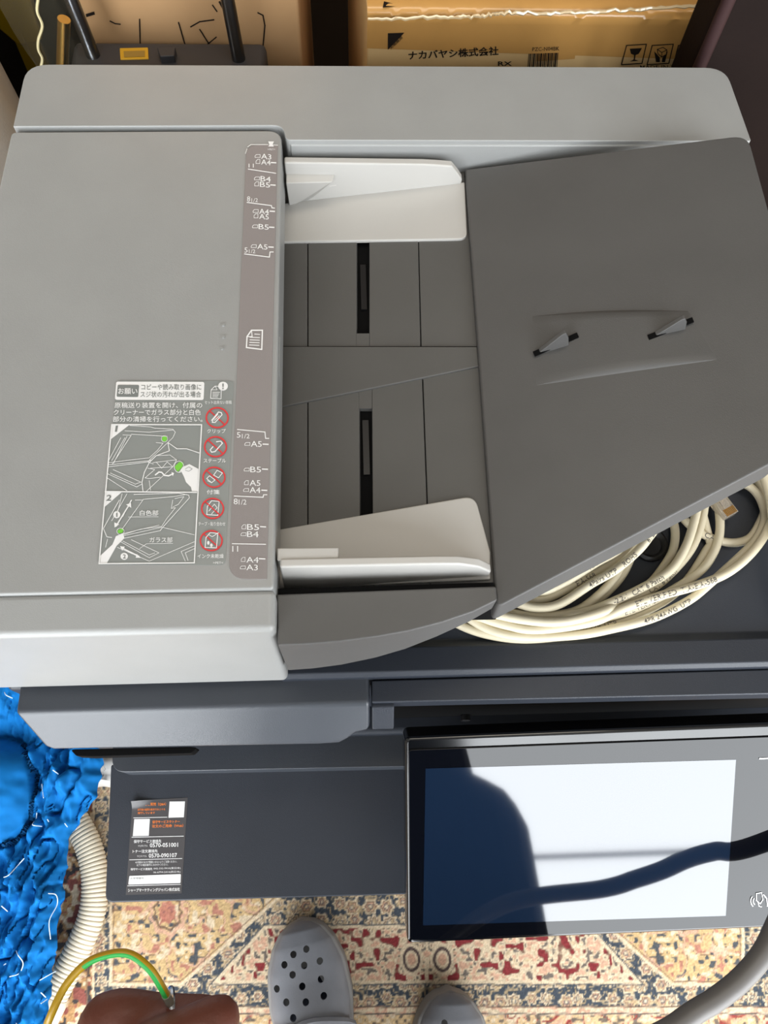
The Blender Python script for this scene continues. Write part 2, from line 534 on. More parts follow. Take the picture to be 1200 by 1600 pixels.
# inner tray of the feeder
s2 = math.radians(9)
IN = np.array([-math.sin(s2), 0, math.cos(s2)])
IP = U(752, 600, 0.789)
im = lambda lift: plane_map(IP, IN, lift)
b0 = im(-.004)
base = [b0(395, 235), b0(760, 235), b0(800, 925), b0(390, 935)]
inner = prism('inner_tray', base, down(base, .06), M['void'], cp)


def panel(pts, lift=0.0, name='tray_panel', m='trayin', bev=.0005, th=.006):
    t = [im(lift)(*p) for p in pts]
    return prism(name, t, along(t, -IN * th), M[m], inner, bev)


def lin(x0, y0, x1, y1):
    return lambda y: x0 + (x1 - x0) * (y - y0) / (y1 - y0)


hx = lin(727, 265, 778, 945); g2 = lin(652, 376, 668, 790)
diag = lambda x: 637 + (572 - 637) * (x - 432) / (745 - 432)
# rear half
panel([(405, 240), (480, 240), (480, 541), (405, 541)])
panel([(481.5, 240), (557, 240), (557, 541), (481.5, 541)])
panel([(557, 521), (577, 521), (577, 541), (557, 541)], bev=0)
panel([(577, 240), (650, 240), (g2(541) - 1.5, 541), (577, 541)])
panel([(651, 240), (hx(240) - 2, 240), (hx(541) - 2, 541), (g2(541), 541)])
# raised middle wedge
panel([(400, 541), (hx(541) - 2, 541.5), (hx(572) - 2, 572), (400, diag(400))], .0016, 'tray_wedge', 'trayin', .0007)
# front half
panel([(395, diag(395) + 1), (480, diag(480) + 1), (480, 930), (395, 930)])
panel([(481.5, diag(481) + 1), (561, diag(561) + 1), (563, 930), (481.5, 930)])
panel([(561, diag(561) + 1), (581, diag(581) + 1), (581, 638), (561, 638)], bev=0)
panel([(581, diag(581) + 1), (g2(605) - 1.5, diag(660) + 1), (g2(930) - 1.5, 930), (583, 930)])
panel([(g2(605), diag(660) + 1), (hx(573) - 2, diag(745) + 1), (hx(930) - 2, 930), (g2(930), 930)])
# feed rollers deep in the slots
for (x, y) in ((568, 450), (572, 700)):
    p = im(-.0038)(x, y)
    box('slot_sensor', p[0] - .002, p[0] + .002, p[1] - .02, p[1] + .02, p[2], p[2] + .0015, M['black'], inner)

# rear side guide
ga = im(.002)
pl = [ga(430, 319), ga(726, 284), ga(730, 373), ga(430, 378)]
plate = rnd(pl, [0, 0, .006, 0])
g1 = prism('rear_paper_guide', plate, along(plate, -IN * .003), M['white'], cp, .0009)
yw = ga(440, 318)[1]; yw2 = ga(727, 286)[1]
wl = UY(443, 254, yw); 
zt_ = wl[2]
x0 = U(444, 254, zt_)[0]; x1 = UY(722, 282, yw2)[0]; xk = UY(682, 254, yw2)[0]
zl = ga(430, 319)[2] - .002; zr = ga(727, 286)[2] - .002
wf = [(x0, zl), (x1, zr), (x1, UY(722, 281, yw2)[2]), (x1 - .004, UY(716, 271, yw2)[2]), (x1 - .009, UY(703, 260, yw2)[2]), (xk, zt_ - .0005), (xk - .01, zt_), (x0, zt_)]
yy = lambda x: yw + (yw2 - yw) * (x - x0) / (x1 - x0)
fr = [(x, yy(x), z) for x, z in wf]; bk = [(x, yy(x) + .006, z) for x, z in wf]
prism('guide_wall', fr, bk, M['white'], g1, .0012)
# finger notch block on the wall
t = [UY(447, 283, yw - .006), UY(524, 280, yw - .006)]
zn = t[0][2]
q = [(t[0][0], yy(t[0][0]) + .001, zn + .001), (t[1][0], yy(t[1][0]) + .001, zn + .001), (t[1][0] - .002, yw - .007, zn), (t[0][0], yw - .008, zn)]
qb = [(q[0][0], q[0][1], zn - .03), (q[1][0] - .018, q[1][1], zn - .022), (q[2][0] - .022, yw - .001, zn - .022), (q[3][0], yw - .002, zn - .03)]
prism('guide_notch', q, qb, M['white'], g1, .0008)
ink = Ink()
ink.line([(515, 291), (602, 277)], 1.2); ink.line([(533, 283), (536, 287), (541, 281)], 1.2); ink.line([(576, 275), (579, 279), (584, 273)], 1.2)
ink.build('guide_marks', mat('guide_mark_grey', rgb(205, 202, 198), .5), lambda x, y: UY(x, y, yw - .0006), g1, n=(0, -1, 0))

# front side guide
pl = [ga(430, 828), ga(742, 774), ga(766, 862), ga(766, 905), ga(430, 920)]
plate = rnd(pl, [0, .008, 0, 0, 0])
g3 = prism('front_paper_guide', plate, along(plate, -IN * .003), M['white'], cp, .0009)
zt2 = .812
yt = U(500, 884, zt2)[1]
x0 = U(434, 890, zt2)[0]; x1 = UY(768, 892, yt)[0]
xk = UY(716, 882, yt)[0]
wf = [(x0, UY(432, 919, yt)[2]), (x0 + .004, UY(436, 921, yt)[2]), (x1, UY(768, 908, yt)[2]), (x1, UY(768, 893, yt)[2]), (x1 - .008, UY(748, 884, yt)[2] - .001), (xk, zt2 - .001), (xk - .012, zt2), (x0 + .001, zt2)]
fr = [(x, yt - .0005, z) for x, z in wf]; bk = [(x, yt + .005, z) for x, z in wf]
prism('guide_wall', fr, bk, M['white'], g3, .0014)
t = [U(433, 856, zt2 - .001), U(529, 855, zt2 - .001), U(529, 872, zt2 - .001), U(433, 876, zt2 - .001)]
prism('guide_notch', t, down(t, .02), M['white'], g3, .0008)

# exit tray under the document tray, with front lip
zx = 0.690
yfl = U(900, 1003, zx)[1]; ylp = U(900, 1049, zx + .005)[1]
xw0 = -0.05
prof = [(.50, zx - .012), (.50, zx), (yfl + .004, zx), (yfl - .002, zx + .005), (ylp + .003, zx + .006), (ylp, zx + .003), (ylp - .001, zx - .02)]
v = []; n = len(prof)
for X in (xw0, XB):
    v += [(X, y, z) for y, z in prof]
f = [list(range(n)), list(range(2 * n - 1, n - 1, -1))] + [[i, (i + 1) % n, n + (i + 1) % n, n + i] for i in range(n)]
ext = mk('exit_tray', v, f, M['dark'], cp, bevel=.001)
# round dark knob on the exit tray
c = U(1015, 850, zx + .002)
v = []; f = []
ringp = [(.0135, 0), (.0135, .003), (.0115, .0045), (.0100, .0035), (.0085, .0015), (.0, .0012)]
for (r, z) in ringp:
    for k in range(28):
        a = 2 * math.pi * k / 28; v.append((c[0] + r * 1.0 * math.cos(a), c[1] + r * math.sin(a), zx + z))
for j in range(len(ringp) - 1):
    for k in range(28):
        f.append([j * 28 + k, j * 28 + (k + 1) % 28, (j + 1) * 28 + (k + 1) % 28, (j + 1) * 28 + k])
mk('exit_roller_cap', v, f, M['black'], cp)

# scanner front
zs = 0.688
yfr = U(300, 1107, zs)[1]
F = [(21, 1109), (578, 1100), (578, 1141), (556, 1147), (544, 1156), (530, 1163), (500, 1165), (300, 1169), (84, 1173), (70, 1168)]
_hb = CAMZ - .657; _yb = U(300, 1172, .657)[1]
FCE = np.array([0, -(zs - .657), yfr - _yb]); FCE /= np.linalg.norm(FCE)
zz = lambda x, y: UP(x, y, (0, yfr, zs), FCE)
fr = [zz(*p) for p in F]
fr[0] = np.array([fr[0][0], yfr, zs]); fr[1] = np.array([fr[1][0], yfr, zs])
bk = [(p[0], .118, p[2]) for p in fr]
scf = prism('scanner_front', fr, bk, M['scan'], cp, .0028, 4)
# carrying grip underneath
G = [(118, 1174), (300, 1170), (314, 1171), (304, 1180), (150, 1185), (128, 1184)]
zg = fr[7][2] - .002
t = [U(x, y, zg - .012) for x, y in G]
t = [np.array([p[0], p[1], zg]) for p in t]
prism('scanner_grip', rnd(t, .003), down(rnd(t, .003), .012), M['void'], cp, .001)

# operation panel mount, right of the scanner front
t = [U(581, 1063, zs), (XB, U(1200, 1045, zs)[1], zs), (XB, U(1200, 1086, zs)[1], zs), U(581, 1098, zs)]
prism('panel_mount', t, down(t, .018), M['dark'], cp, .0012)
t = [U(581, 1099, zs - .004), U(616, 1098, zs - .004), U(616, 1105, zs - .004), U(581, 1106, zs - .004)]
tb = [(p[0], zz(600, 1140)[1], zz(600, 1140)[2]) for p in t]; tb[0] = (tb[0][0], .115, tb[0][2]); tb[1] = (tb[1][0], .115, tb[1][2])
prism('mount_bracket', t, tb, M['dark'], cp, .001)
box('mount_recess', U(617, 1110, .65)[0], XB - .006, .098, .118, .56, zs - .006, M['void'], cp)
c = UY(727, 1119, .097)
v, f = tube_vf([c + np.array([0, .001, 0]), c + np.array([0, -.004, 0])], .0042, 16)
mk('mount_screw', v, f, M['black'], cp, bevel=.0006)

# inner shelf lip and the broad front panel below
zl_ = .553
t = [U(174, 1170, zl_), U(174, 1207, zl_), U(640, 1202, zl_), U(640, 1160, zl_)]
t = [np.array([t[0][0], .10, zl_]), t[1], np.array([.25, t[2][1], zl_]), np.array([.25, .10, zl_])]
t = rnd(t, [.001, .012, .001, .001])
prism('inner_shelf', t, down(t, .03), M['scan'], cp, .0042, 4)
FN = np.array([0, -math.sin(math.radians(7)), math.cos(math.radians(7))])
FP_ = U(300, 1212, .528)
fm = plane_map(FP_, FN)
t = [fm(173, 1195), fm(164, 1411), fm(640, 1404), fm(640, 1190)]
xr_ = .37
t[2] = np.array([xr_, t[2][1], t[2][2]]); t[3] = np.array([xr_, t[3][1], t[3][2]])
t = rnd(t, [.002, .007, .006, .002])
fpanel = prism('front_panel', t, along(t, -FN * .012), M['dark'], cp, .003, 4)

# ---- touch panel
PN = np.array([0.0, -.47, .883]); PN /= np.linalg.norm(PN)
PC = U(915, 1312, .632)
pm = lambda lift: plane_map(PC, PN, lift)
H = [(632, 1152), (1290, 1126), (1290, 1447), (636, 1476)]
t = rnd([pm(-.001)(*p) for p in H], .005)
op = prism('operation_panel', t, along(t, -PN * .022), M['bezel'], cp, .003, 4)
Gq = [(638, 1172), (1284, 1148), (1284, 1443), (640, 1470)]
t = rnd([pm(.0006)(*p) for p in Gq], .003)
prism('panel_glass', t, along(t, -PN * .002), M['glass'], op, .0005)
S = [(665, 1201), (1150, 1187), (1134, 1431), (661, 1446)]
t = [pm(.0008)(*p) for p in S]
prism('screen', t, along(t, -PN * .001), M['lcd'], op)
ink = Ink()
ink.line([(1182, 1396), (1190, 1395), (1192, 1406), (1188, 1412), (1182, 1407)], 1.2, True)
ink.ring((1184, 1408), 11, 11, 1.4, 10, 130, 220); ink.ring((1184, 1408), 7, 7, 1.4, 10, 130, 220)
ink.line([(1184, 1409), (1186, 1416), (1190, 1417)], 1.2); ink.line([(1193, 1398), (1198, 1404), (1199, 1416)], 1.4)
ink.line([(1187, 1185.5), (1200, 1185)], 2)
ink.build('panel_marks', M['ink'], pm(.0011), op)

# ================================================================== LETTERING ON THE FEEDER
mz = lambda lift: plane_map((0, 0, ZT + lift), (0, 0, 1))
# indicator plate
pp = [(385, 226), (437, 227), (431.5, 300), (418, 905), (357, 906)]
pp = [(385, 226), (434, 227), (417, 905), (357, 905)]
t = rnd([mz(.0005)(*p) for p in pp], [.009, .0005, .0005, .012])
splate = prism('size_scale_plate', t, atz(t, ZT - .002), M['plate'], cover, .0002)
ink = Ink(); mk_ = mz(.0007)


def docicon(x, y, w, h, land):
    c = min(w, h) * .45
    ink.line([(x + c, y), (x + w, y), (x + w, y + h), (x, y + h), (x, y + c)], .8, True)


for (tx, x, y, w, land, tick) in (
        ('A3', 408, 248, 16, 1, None), ('A4', 408, 257, 15, 0, (424, 254, 431)), ('B4', 407, 283, 16, 1, None), ('B5', 406, 292, 16, 0, (423, 289, 430)),
        ('A4', 405, 334, 15, 1, (422, 330, 429)), ('A5', 405, 342, 15, 0, None), ('B5', 404, 358, 16, 1, (421, 355, 428)), ('A5', 402, 389, 16, 1, (420, 386, 427)),
        ('A5', 392, 698, 17, 1, (411, 694, 419)), ('B5', 391, 738, 17, 1, (410, 733, 418)), ('A5', 390, 759, 17, 0, None), ('A4', 390, 770, 17, 1, (409, 766, 417)),
        ('B5', 386, 828, 19, 0, (407, 823, 415)), ('B4', 386, 839, 18, 1, None), ('A4', 385, 879, 19, 0, (405, 873, 414)), ('A3', 385, 891, 18, 1, None)):
    ink.text(tx, x, y, w, 8.2 if y < 500 else 9, dx=(1, .09 if y < 500 else .03), bold=.004)
    if land: docicon(x - 9.5, y - 6.5, 8, 4.5, 1)
    else: docicon(x - 8, y - 8, 6, 6.5, 0)
    if tick: ink.line([(tick[0], tick[1]), (tick[2], tick[1] + .4)], 2)
ink.text('11', 388.5, 262, 8, 6); ink.line([(388, 264.5), (431, 271)], 1.4)
ink.text('8', 386, 315, 5, 8); ink.text('1/2', 393, 316, 10, 6); ink.line([(386, 316.5), (424, 321.5), (425, 325), (429, 325.5)], 1.5)
ink.text('5', 382, 395, 5, 8); ink.text('1/2', 389, 396, 10, 6); ink.line([(382, 397), (421, 402), (422, 394), (427, 394)], 1.5)
ink.text('5', 370, 684, 6, 8.5); ink.text('1/2', 378, 685, 12, 7); ink.line([(371, 671), (414, 675), (415, 685), (420, 685)], 1.5)
ink.text('8', 365, 788, 6.5, 9); ink.text('1/2', 373, 788.5, 12, 8); ink.line([(366, 775), (411, 777), (412, 773), (417, 773)], 1.5)
ink.text('11', 363, 862, 9, 9); ink.line([(363, 849.5), (415, 850.5)], 1.5)
# document symbol
ink.line([(393, 516), (410, 516), (409, 546), (385, 543), (386, 526)], 2, True); ink.line([(393, 516), (394, 526), (386, 526)], 1.3)
for k, yq in enumerate((522, 527, 531, 535, 539)): ink.line([((398 if k < 1 else 391) - k * .3, yq), (406 - k * .3, yq + .6)], 1.3)
ink.line([(386, 232.5), (383.5, 240)], .9); ink.line([(387, 229.5), (392, 226), (419, 226)], 1.0); ink.line([(427, 226.5), (434, 227)], 1.0)
ink.poly([(419, 221), (428, 221), (426, 226), (428, 229), (419, 229), (421, 226)]); ink.text('>PET<', 418, 235, 12, 3)
ink.build('scale_lettering', M['ink'], mk_, splate)
for (x, y) in ((349, 508), (349, 527), (347, 545)):
    p = mz(0)(x, y)
    v, f = tube_vf([(p[0], p[1], ZT - .001), (p[0], p[1], ZT + .0008)], .0011, 10)
    mk('cover_bump', v, f, M['feeder'], cover)

# caution sticker
sq = [(183, 594), (365.5, 595), (352, 883), (152, 882)]
t = rnd([mz(.0003)(*p) for p in sq], .003)
stk = prism('caution_sticker', t, atz(t, ZT - .0005), M['sticker'], cover)
I1 = mz(.0005); I2 = mz(.0007); I3 = mz(.0009)
K = lambda x, y: (140 + x / 4.615, 580 + y / 4.615)
wi, gi, ri, gr, w2, dk = Ink(), Ink(), Ink(), Ink(), Ink(), Ink()
wi.poly(rnd([K(192, 75), K(828, 77), K(822, 208), K(182, 206)], 3.5))
gi.poly(rnd([K(203, 98), K(357, 99), K(350, 186), K(194, 184)], 2))
w2.text('お願い', *K(206, 166), 30, 9.5, bold=.01)
gi.text('コピーや読み取り画像に', *K(372, 136), 94, 9.5, bold=.008); gi.text('スジ状の汚れが出る場合', *K(366, 189), 95, 9.5, bold=.008)
w2.text('原稿送り装置を開け、付属の', *K(180, 266), 137, 9, bold=.006); w2.text('クリーナーでガラス部分と白色', *K(174, 317), 136, 9, bold=.006)
w2.text('部分の清掃を行ってください。', *K(168, 366), 140, 9, bold=.006)


def art(pts, w=.8, closed=False): w2.line([K(*p) for p in pts], w, closed)


art([(160, 385), (808, 386), (755, 1382), (68, 1388)], 1.8, True); art([(112, 868), (772, 874)], 1.8)
wi.poly([K(160, 386), K(288, 386), K(152, 492)]); wi.poly([K(112, 870), K(232, 872), K(102, 985)])
gi.text('1', *K(182, 437), 3.4, 9.5, dx=(1, 0), dy=(.15, -1), bold=.004); gi.text('2', *K(118, 935), 8, 9.5, dy=(.15, -1), bold=.02)
# picture 1: open scanner lid
art([(290, 392), (440, 402), (470, 412), (600, 418), (618, 440), (600, 480), (430, 642)])
art([(255, 430), (430, 440), (600, 425)]); art([(240, 460), (300, 462), (165, 670)]); art([(225, 480), (140, 640)]); art([(255, 480), (160, 645)]); art([(270, 470), (175, 660)])
art([(300, 455), (560, 470)]); art([(140, 660), (300, 640), (430, 625)]); art([(135, 690), (420, 655), (440, 640)]); art([(130, 676), (440, 645)])
art([(480, 515), (530, 520), (490, 570), (430, 625), (390, 630)]); art([(420, 655), (460, 670)])
art([(130, 740), (340, 835), (375, 815)]); art([(120, 765), (270, 862)]); art([(170, 710), (370, 800), (330, 815), (150, 735)])
art([(385, 866), (378, 800), (395, 730), (430, 660), (480, 610), (575, 575), (565, 515), (630, 560), (700, 560), (790, 590)], 1.2)
art([(480, 610), (580, 605), (628, 640), (600, 690), (410, 866)]); art([(455, 660), (625, 640)]); art([(440, 700), (600, 690), (560, 655), (520, 700), (480, 655)])
art([(420, 700), (470, 710), (400, 770), (430, 775), (510, 765)]); art([(430, 790), (440, 860)])
art([(475, 748), (500, 728), (520, 730), (540, 752), (570, 755), (592, 745)], 2.2)
w2.poly([K(590, 728), K(610, 735), K(600, 760)])
wi.poly([K(640, 735), K(670, 690), K(720, 670), (K(785, 705)), K(778, 866), K(738, 866), K(730, 835), K(695, 800), K(680, 760), K(660, 720)])
gr.disc(K(540, 487), 4, 4.2); wi.ring(K(540, 487), 4.8, 5, .8)
gr.poly(rnd([K(612, 690), K(645, 655), K(680, 655), K(668, 690), K(635, 728)], 2)); w2.ring(K(645, 690), 7.4, 8.8, .8)
dk.line([K(690, 705), K(715, 690), K(740, 705), K(715, 722), K(690, 715)], .6)
# picture 2
art([(235, 885), (205, 1010)]); art([(215, 930), (100, 1135), (125, 1195), (160, 1200)], 1); art([(270, 885), (160, 1080)]); art([(305, 930), (195, 1120)]); art([(330, 930), (385, 930), (235, 1140)]); art([(300, 930), (240, 1050)])
art([(385, 925), (610, 905), (700, 890)]); art([(320, 890), (640, 880), (715, 895), (720, 915), (525, 1130), (510, 1150)], 1); art([(600, 930), (590, 990), (620, 985), (560, 1060), (520, 1120), (370, 1140), (240, 1180)])
art([(615, 920), (680, 905), (640, 960), (600, 980)]); art([(250, 1185), (520, 1125), (755, 1180)]); art([(245, 1170), (500, 1110)]); art([(250, 1205), (510, 1150)])
art([(215, 1225), (430, 1345), (500, 1310), (300, 1215)]); art([(240, 1225), (430, 1325), (470, 1310)]); art([(130, 1210), (115, 1270)]); art([(200, 1270), (430, 1370), (755, 1230)]); art([(755, 1260), (660, 1300), (690, 1370)]); art([(755, 1280), (690, 1310), (710, 1365)])
art([(285, 965), (195, 1110)], 2); w2.poly([K(262, 962), K(298, 950), K(300, 985)]); w2.poly([K(178, 1090), K(215, 1105), K(180, 1128)])
art([(235, 1275), (355, 1335)], 2); w2.poly([K(220, 1262), K(255, 1265), K(235, 1295)]); w2.poly([K(370, 1346), K(340, 1318), K(332, 1345)])
wi.disc(K(196, 1035), 5.6, 5.6); gi.text('1', K(196, 1035)[0] - .9, K(0, 1051)[1], 1.9, 6.6, bold=.004)
wi.disc(K(250, 1335), 5.8, 5.6); gi.text('2', K(250, 1335)[0] - 2.2, K(0, 1351)[1], 4.6, 6.6, bold=.02)
w2.text('白色部', *K(362, 1042), 29, 8.5, bold=.008); art([(280, 1052), (495, 1050)], .7); w2.text('ガラス部', *K(432, 1236), 36, 8.5, bold=.008); art([(360, 1280), (410, 1245), (600, 1242)], .7)
wi.poly([K(75, 1384), K(78, 1330), K(165, 1250), K(190, 1190), K(245, 1165), K(250, 1205), K(195, 1260), K(125, 1384)])
gr.poly(rnd([K(200, 1150), K(225, 1135), K(245, 1140), K(238, 1165), K(208, 1170)], 1.5)); w2.ring(K(223, 1155), 5.8, 5, .7)
# right-hand column
art([(905, 108), (920, 135), (880, 135)], .8); art([(905, 108), (950, 110), (948, 200), (873, 196), (877, 135)], 1.0, True)
for k in range(4): art([(888, 152 + k * 11), (938 - k * 5, 153 + k * 11)], .9)
wi.disc(K(962, 108), 7.6, 7); gi.text('!', K(962, 108)[0] - 1.2, K(0, 130)[1], 2.4, 9.5, bold=.02)
w2.text('セット出来ない原稿', *K(830, 238), 42, 5.6); w2.text('クリップ', *K(848, 448), 29, 6.8, bold=.006); w2.text('ステープル', *K(822, 660), 35, 6.6, bold=.006)
w2.text('付箋', *K(845, 888), 20, 7, bold=.006); w2.text('テープ・貼り合わせ', *K(785, 1116), 42, 6.4, bold=.004); w2.text('インク未乾燥', *K(778, 1350), 41, 7, bold=.006); w2.text('>PET<', *K(890, 1390), 16, 3.4)
for (cx, cy) in ((920, 335), (908, 545), (897, 765), (887, 990), (877, 1222)):
    c = K(cx, cy); ri.ring(c, 17, 15.5, 2.3); ri.line([(c[0] - 12, c[1] - 11), (c[0] + 12, c[1] + 11)], 2)
art([(880, 355), (930, 295), (950, 300), (955, 315), (905, 370), (885, 370), (890, 350), (925, 310)], 1.5); art([(900, 355), (935, 322)], 1.2)
art([(915, 510), (945, 505), (958, 520), (905, 580), (880, 585), (870, 568), (890, 545)], 1.6)
art([(920, 715), (958, 735), (930, 770), (895, 750)], 1.2, True); art([(845, 775), (880, 805), (905, 785), (865, 755)], 1.2, True); art([(880, 805), (850, 790)], 1)
art([(880, 935), (935, 940), (925, 1040), (845, 1035), (850, 975)], 1.3, True); art([(860, 1010), (900, 960), (920, 985), (880, 1030)], 1)
art([(870, 1165), (925, 1170), (915, 1275), (833, 1272), (840, 1200)], 1.3, True); art([(860, 1180), (885, 1195), (930, 1165)], 1); wi.disc(K(856, 1238), 2, 3); wi.disc(K(878, 1256), 2, 3)
wi.build('sticker_white_print', M['ink'], I1, stk); gi.build('sticker_grey_print', M['inkgrey'], I2, stk); ri.build('sticker_red_print', M['inkred'], I3, stk)
w2.build('sticker_lettering', M['ink'], I3, stk); gr.build('sticker_green_print', M['inkgreen'], I3, stk); dk.build('sticker_fine_lines', M['inkgrey'], I3, stk)

# contact sticker on the front panel
K = lambda x, y: (180 + x / 9.23, 1230 + y / 9.23)
fm2 = lambda l: plane_map(FP_, FN, l)
sq = rnd([K(250, 205), K(420, 165), K(1010, 150), K(1060, 200), K(990, 900), K(955, 1530), K(150, 1555), K(215, 850)], [1, 3, 4, 3, 0, 3, 3, 0])
nu_, nv_ = 20, 32; v = []; f = []
c00, c10, c11, c01 = (np.array(K(*p)) for p in ((250, 195), (1045, 150), (958, 1530), (152, 1555)))
for j in range(nv_ + 1):
    for i in range(nu_ + 1):
        a_, b_ = i / nu_, j / nv_
        p = (c00 * (1 - a_) + c10 * a_) * (1 - b_) + (c01 * (1 - a_) + c11 * a_) * b_
        w_ = max(0, 1 - b_ * nv_ / 2.6) * max(0, 1 - a_ * 2.2)
        v.append(fm2(.0003)(*p) + FN * .005 * w_ ** 1.5)
for j in range(nv_):
    for i in range(nu_):
        f.append([j * (nu_ + 1) + i, j * (nu_ + 1) + i + 1, (j + 1) * (nu_ + 1) + i + 1, (j + 1) * (nu_ + 1) + i])
st2 = mk('contact_sticker', v, f, M['sticker2'], fpanel, angle=80)
oi, w2, g2i = Ink(), Ink(), Ink()
up = (1, -.02)
oi.text('よくあるご質問（Q&A）', *K(300, 275), 47, 5.2, dx=up, bold=.012); oi.text('お客様の疑問を解決するヒントを', *K(325, 342), 43, 3.6, dx=up, bold=.01); oi.text('掲載しています', *K(325, 390), 27, 3.6, dx=up, bold=.01)
oi.text('保守サービスやトナー', *K(535, 525), 43, 5, dx=up, bold=.012); oi.text('注文のご用命（Web）', *K(530, 585), 49, 5, dx=up, bold=.012)
w2.poly([K(785, 207), K(1007, 204), K(990, 434), K(768, 440)]); w2.poly([K(275, 460), K(500, 456), K(484, 700), K(254, 706)])
for (x0, y0, x1, y1) in ((265, 442, 748, 432), (240, 722, 985, 706), (206, 1048, 962, 1028), (180, 1422, 940, 1402)): w2.line([K(x0, y0), K(x1, y1)], .9)
w2.text('保守サービス連絡先', *K(268, 808), 43, 5.2, dx=up, bold=.012); w2.text('ナビダイヤル', *K(330, 862), 15, 3.4, dx=up); w2.text('0570-051001', *K(500, 868), 44, 6.6, dx=up, bold=.012)
w2.text('トナー注文連絡先', *K(252, 950), 39, 5.2, dx=up, bold=.012); w2.text('ナビダイヤル', *K(315, 1012), 15, 3.4, dx=up); w2.text('0570-090107', *K(485, 1018), 44, 6.6, dx=up, bold=.012)
w2.text('※お電話のおかけ間違いのないようご注意ください。', *K(290, 1100), 65, 3.6, dx=up); w2.text('以下の電話番号におかけください。', *K(310, 1140), 49, 3.6, dx=up)
w2.text('保守サービス連絡先', *K(222, 1202), 34, 3.8, dx=up, bold=.01); w2.text('042-332-9910(東日本)', *K(555, 1192), 42, 3.8, dx=up); w2.text('06-6794-2414(西日本)', *K(552, 1246), 42, 3.8, dx=up)
w2.poly(rnd([K(205, 1280), K(948, 1252), K(942, 1382), K(188, 1405)], 1.5)); w2.text('シャープマーケティングジャパン株式会社', *K(185, 1512), 81, 5.4, dx=up, bold=.014)
g2i.text('お客様番号', *K(220, 1330), 21, 3, dx=up)
oi.build('sticker_orange_print', M['inkorange'], fm2(.0006), st2); w2.build('sticker_lettering', M['ink'], fm2(.0006), st2); g2i.build('sticker_grey_print', M['inkgrey'], fm2(.0008), st2)

# ================================================================== NETWORK CABLE COIL
nc = thing('network_cable', 'loose coil of cream network cable lying under the copier document tray', 'cable', tuple(U(1000, 920, zx)))
CR = .0032
strands = [  # pixels and level in the heap
    ([(640, 930), (690, 960), (727, 981), (770, 994), (820, 999.5), (880, 994), (930, 981), (985, 965), (1040, 938), (1075, 905), (1110, 850)], 0),
    ([(680, 930), (745, 966), (785, 979), (830, 983), (880, 980), (937, 967), (987, 953), (1040, 928), (1090, 896), (1112, 870), (1125, 835), (1124, 795), (1112, 760), (1090, 700)], 1),
    ([(700, 920), (757, 958), (800, 971), (840, 975), (890, 970), (937, 956), (985, 937), (1030, 912), (1070, 872), (1090, 838), (1101, 795), (1104, 750), (1095, 690)], 1),
    ([(720, 910), (780, 951), (820, 961), (865, 962), (915, 955), (950, 943), (1000, 920), (1045, 893), (1068, 862), (1082, 825), (1090, 785), (1090, 730)], 2),
    ([(715, 955), (765, 985), (820, 996), (900, 993), (960, 982), (1020, 966), (1075, 939), (1110, 911), (1150, 875), (1180, 845), (1196, 812), (1192, 785), (1178, 764), (1155, 751), (1120, 735)], 1),
    ([(735, 960), (790, 977), (840, 984), (925, 972), (975, 950), (1030, 931), (1090, 914), (1140, 893), (1180, 858), (1205, 815), (1212, 770), (1195, 725), (1160, 680)], 2),
    ([(760, 925), (805, 941), (838, 949), (875, 943), (925, 911), (962, 890), (995, 862), (1012, 842), (1028, 815), (1035, 760)], 3),
    ([(770, 915), (810, 934), (850, 936), (905, 909), (945, 887), (972, 866), (992, 838), (1000, 790)], 2),
    ([(790, 905), (840, 923), (880, 910), (930, 880), (970, 856), (995, 820)], 3),
    ([(830, 960), (880, 962), (925, 943), (952, 922), (973, 897), (986, 868), (990, 840), (985, 780)], 0),
    ([(850, 965), (900, 955), (935, 930), (958, 905), (972, 880), (976, 850), (970, 800)], 1),
    ([(980, 935), (1015, 912), (1037, 885), (1051, 860), (1055, 833), (1050, 808), (1035, 760)], 0),
    ([(1030, 770), (1058, 800), (1078, 822), (1102, 838), (1128, 847), (1152, 848), (1172, 840), (1186, 820), (1195, 795), (1190, 765), (1160, 720)], 0),
    ([(1170, 690), (1186, 722), (1195, 745), (1203, 775), (1210, 830), (1222, 900), (1240, 960)], 3),
]
paths = []; full = []
lead0 = [(1105, 755), (1085, 715), (1020, 665), (900, 680), (760, 800)]
full += [U(x, y, zx + .009) for x, y in lead0]
for q_, (pts, lev) in enumerate(strands):
    z = zx + CR + lev * .0055
    P = catmull([U(x, y, z) for x, y in pts], 7)
    P[:, 2] += .0012 * np.sin(np.linspace(0, 5, len(P)) + lev)
    P[:, 2] = np.maximum(P[:, 2], zx + CR)
    paths.append(P)
for q_, P in enumerate(paths):
    if q_:
        A_, B_ = full[-1], P[0]; zt_m = zx + CR + .0055 * (q_ % 4)
        if q_ < 12: turn = [(1062 - 4 * q_, 690 - 5 * (q_ % 4)), (985, 628 - 7 * (q_ % 5)), (860 - 5 * (q_ % 3), 668 - 8 * (q_ % 4)), (735 - 6 * (q_ % 4), 780), (668 - 5 * (q_ % 3), 868)]
        else: turn = [(1110, 655 - 10 * (q_ % 2)), (1040, 650), (1010, 705)] if q_ == 12 else [(1120, 640), (1160, 640)]
        if q_ in (11,): turn = turn[:3] + [(690, 800), (665, 890), (740, 948), (850, 972), (930, 960)]
        mid = [U(x, y, zt_m) for x, y in turn]
        j_ = catmull([full[-2], A_] + mid + [B_, P[1]], 6)[6:-6]
        full += list(j_[1:-1])
    full += list(P)
so = Soup(); so.add(*tube_vf(np.array(full), CR, 10))
coil = so.build('coil', M['cable'], nc)
# print along the jacket


